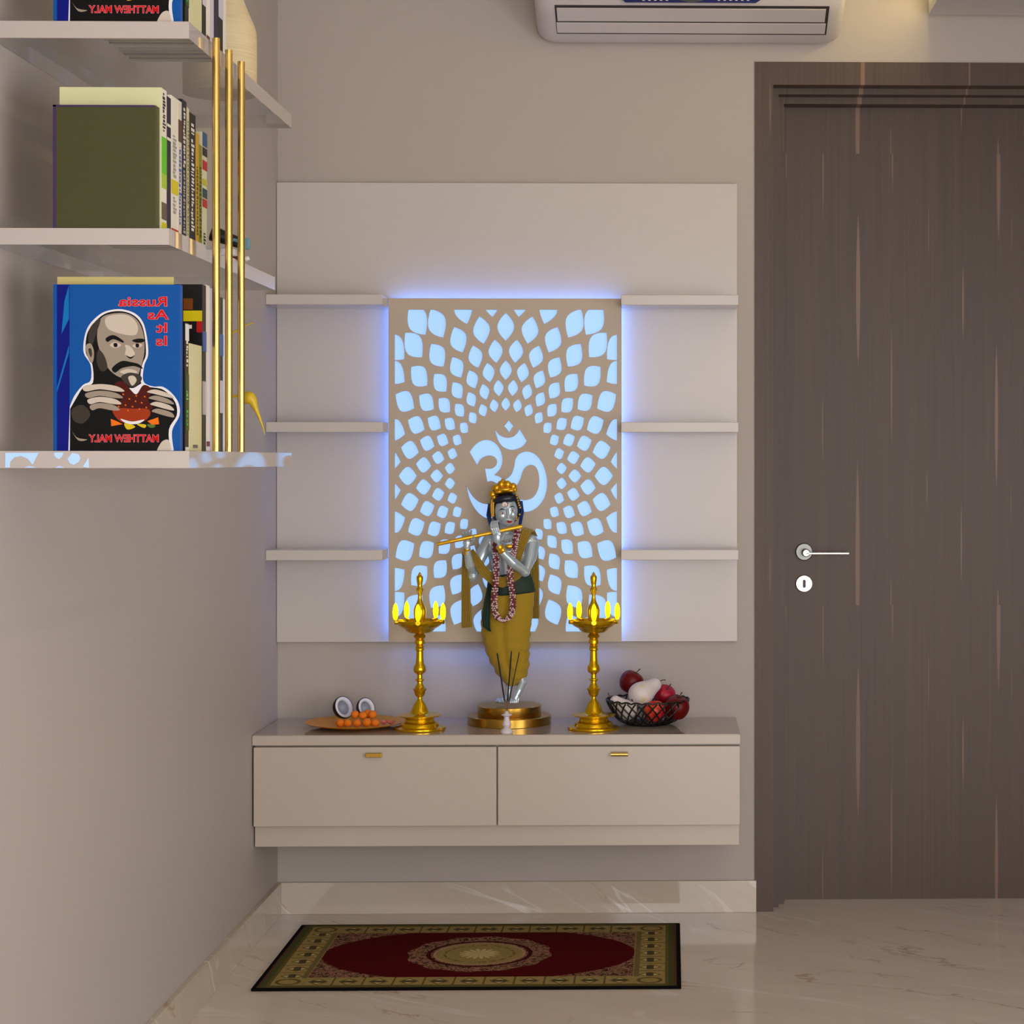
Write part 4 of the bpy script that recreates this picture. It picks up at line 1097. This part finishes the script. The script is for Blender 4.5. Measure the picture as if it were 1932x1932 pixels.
row.append(book('plain cream book on the lowest shelf', 361.3, 385.5, XB, z3, zz_(653,1225), .150, CR, g3, None, ((.03,.07,bmat(90,90,70),'text'),))[0])
rC = book('tall black book with a yellow band on the lowest shelf', 386, 393.5, XB, z3, zz_(538,1218), .150, BK, g3, None,
     ((.60,.72,BL,'block'), (.22,.42,LI,'block')))
r_ = rC[0]; row.append(r_); yv = rC[2]
for (x0, x1, y0, y1, m_) in ((346,364,563,584,bmat(110,58,12)), (346,387,586,606,YE), (371,386,606,627,RD), (347,362,613,620,WH)):
    MB().box(P(x0,0,yv).x, min(XB, P(x1,0,yv).x), yv-.0006, yv, P(350,y1,yv).z, P(350,y0,yv).z).build('cover_print', m_, r_)
for pf, pb, top, cv_, lb, mk in (
    (393.8, 400, 540, WH, 'white-spined book on the lowest shelf', ((.03,.06,bmat(100,30,30),'block'),)),
    (400.2, 408, 546, LI, 'pale lilac book half behind the nearest brass rod, lowest shelf', ()),
    (408.2, 416, 552, NV, 'navy book behind the nearest brass rod, lowest shelf', ()),
    (416.2, 425, 562, BK, 'black, blue and white book seen between the rods, lowest shelf', ((.62,.76,BL,'block'), (.25,.46,LI,'block'))),
    (425.2, 431, 566, WH, 'last white book of the row on the lowest shelf', ())):
    sc = (1265-(pf+pb)/2)/(-XB)
    row.append(book(lb, pf, pb, XB, z3, zz_(top, sc), .15, cv_, g3, None, mk)[0])
# thin pale book leaning above the blue one (its top edge shows)
dz = zz_(45,1274) - zz_(851,1274)
for o in row:
    c_ = copy_tree(o); c_.location.z += dz; c_['group'] = g1
    c_['label'] = o['label'].replace('on the lowest shelf', 'on the top shelf').replace('lowest shelf', 'top shelf')
rt = book('thin yellow and white book, its top edge above the burger book', 332.5, 333.5, xb_-.014, z3, zz_(524.5,1264), .1715, bmat(196,184,120), g3)

# vase on the top shelf
zs1 = zz_(45,1274)
YV = 3.62-5.2; vx = P(415, 190, YV).x; uV = px_size(YV)
pv = [(0,0),(52,0),(66,3),(68,12),(68,100),(66,125),(56,150),(44,180),(33,215),(26,250),(24,285),(30,300),(26,300),(20,285),(20,250),(0,240)]
def rib_mat():
    m = mat('ribbed_cream', rgb(208, 190, 150), .6); nt = m.node_tree; x, y, z = coords(nt)
    n = noise_n(nt, vec(nt, x*.05, y*.05, z), 260, 2, .5); setc(m, mixc(nt, n, rgb(190,170,128), rgb(220,206,172))); return m
tag(MB().lathe([(a*uV, z*uV) for a, z in smooth_profile(pv)], (vx, YV, zs1+.0003), 48).build('vase', rib_mat(), None, True, angle=60), 'cream ribbed vase at the far end of the top shelf', 'vase')

# small dark ornament on the middle shelf
def zd_(py, Y): return P(440, py, Y).z
Yo = 3.40-5.2
tl = mat('teal_paint', rgb(96, 138, 150), .35)
o_ = P(440, 470, Yo)
r = thing('tube_ornament', 'small black and teal tube ornament behind the rods, middle shelf', 'ornament', (o_.x, Yo, z2))
A = P(400, 440, Yo); B = P(463, 462, Yo); A.x = max(A.x, -.765)
MB().tube([A, A.lerp(B,.5), B], [.013,.0105,.0085], 16).build('tube', M_black, r, True)
MB().tube([P(440,452,Yo-.012), P(463,459,Yo-.012)], [.0028,.0028], 10).build('stripe', tl, r, True)
b = MB(); q = P(467, 460, Yo); b.box(q.x-.005, q.x+.004, Yo-.008, Yo+.008, q.z-.009, q.z+.009); b.build('end_cap', tl, r, bevel=.001)
b = MB(); q = P(436, 470, Yo); b.box(q.x-.016, q.x+.008, Yo-.009, Yo+.009, z2, q.z); b.build('stand', M_white, r, bevel=.001)
b = MB(); q = P(470, 500, 3.5-5.2); 
t_ = mat('brown_leather', rgb(92, 46, 16), .5)
r = thing('paint_brush', 'short brown stick with a white tip lying at the edge of the middle shelf', 'brush', (q.x-.008, q.y, z2))
MB().tube([(q.x-.035, q.y, z2+.005), (q.x-.006, q.y, z2+.005)], [.0035,.0045], 12).build('handle', t_, r, True)
MB().tube([(q.x-.006, q.y, z2+.005), (q.x-.002, q.y, z2+.0049), (q.x+.001, q.y, z2+.0035)], [.005,.0045,.001], 12).build('tip', M_white, r, True)

# yellow branch ornament on the lowest shelf
Yy = 3.42-5.2; M_yel = mat('mustard_paint', rgb(200, 168, 14), .4)
q = P(431, 850, Yy)
r = thing('branch_ornament', 'mustard yellow branch ornament with a drooping bulb behind the brass rods', 'ornament', (q.x, Yy, z3))
MB().lathe([(0,0),(.016,0),(.016,.003),(.003,.005),(0,.005)], (q.x-.012, Yy, z3), 24).build('foot', M_yel, r, True)
MB().tube([(q.x-.012,Yy,z3+.004), P(428,800,Yy), P(430,745,Yy), P(430,640,Yy), P(430,630,Yy)], [.0018,.0018,.0016,.0014,.001], 10).build('stem', M_yel, r, True)
MB().tube([P(430,632,Yy), P(446,624,Yy), P(466,613,Yy), P(478,609,Yy)], [.0018,.0016,.0012,.0008], 10).build('twig', M_yel, r, True)
b = MB(); L = [(430,747,1.2),(442,748,2.5),(451,746,3),(458,748,8),(466,750,12.5),(472,752,12.6),(477,757,9),(482,770,5),(490,789,2.8),(496,806,1.6),(500,820,.5)]
b.tube([P(x,y,Yy) for x,y,_ in L], [w*px_size(Yy) for *_, w in L], 20); b.build('bulb', M_yel, r, True, angle=80)

# ------------------------------------------------------------------ lights
def area_light(name, loc, rot, sx, sy, power, col, spread=None):
    l = bpy.data.lights.new(name, 'AREA'); l.shape = 'RECTANGLE'; l.size = sx; l.size_y = sy; l.energy = power; l.color = col
    if spread: l.spread = spread
    o = bpy.data.objects.new(name, l); COL.objects.link(o); o.location = loc; o.rotation_euler = rot; return o
area_light('window_daylight', ((wx0+wx1)/2, YF-0.1, wz1/2), (PI/2, 0, 0), wx1-wx0-.1, wz1-.05, 98, (1.0, .965, .95))
area_light('side_fill', (XR+.11, (wy0+wy1)/2, (wz2+wz3)/2), (0, PI/2, 0), wz3-wz2, wy1-wy0, 128, (1.0, .965, .96))  # added fill through the side opening, lifts left wall and floor
area_light('ceiling_light', (.9, -3.6, ZC-.01), (0, 0, 0), 1.8, 1.6, 4, (1.0, .95, .92))
area_light('ceiling_light', (.6, -6.4, ZC-.01), (0, 0, 0), 1.6, 1.6, 5, (1.0, .95, .93))
area_light('cove_light', (cx0-.010, -1.1, cz+.055), (0, math.radians(95), 0), .02, 2.1, 1.0, (1.0, .80, .32))

w = bpy.data.worlds.new('world'); S.world = w; w.use_nodes = True
w.node_tree.nodes['Background'].inputs[0].default_value = (.8, .85, .95, 1); w.node_tree.nodes['Background'].inputs[1].default_value = .5
S.view_settings.view_transform = 'Standard'; S.view_settings.look = 'None'; S.view_settings.gamma = 1
S.view_settings.exposure = 0.0; S.view_settings.use_curve_mapping = False
S.cycles.use_denoising = True; S.cycles.max_bounces = 6; S.cycles.use_adaptive_sampling = True; S.cycles.adaptive_threshold = 0.03; S.cycles.transparent_max_bounces = 12
S.cycles.sample_clamp_indirect = 6.0
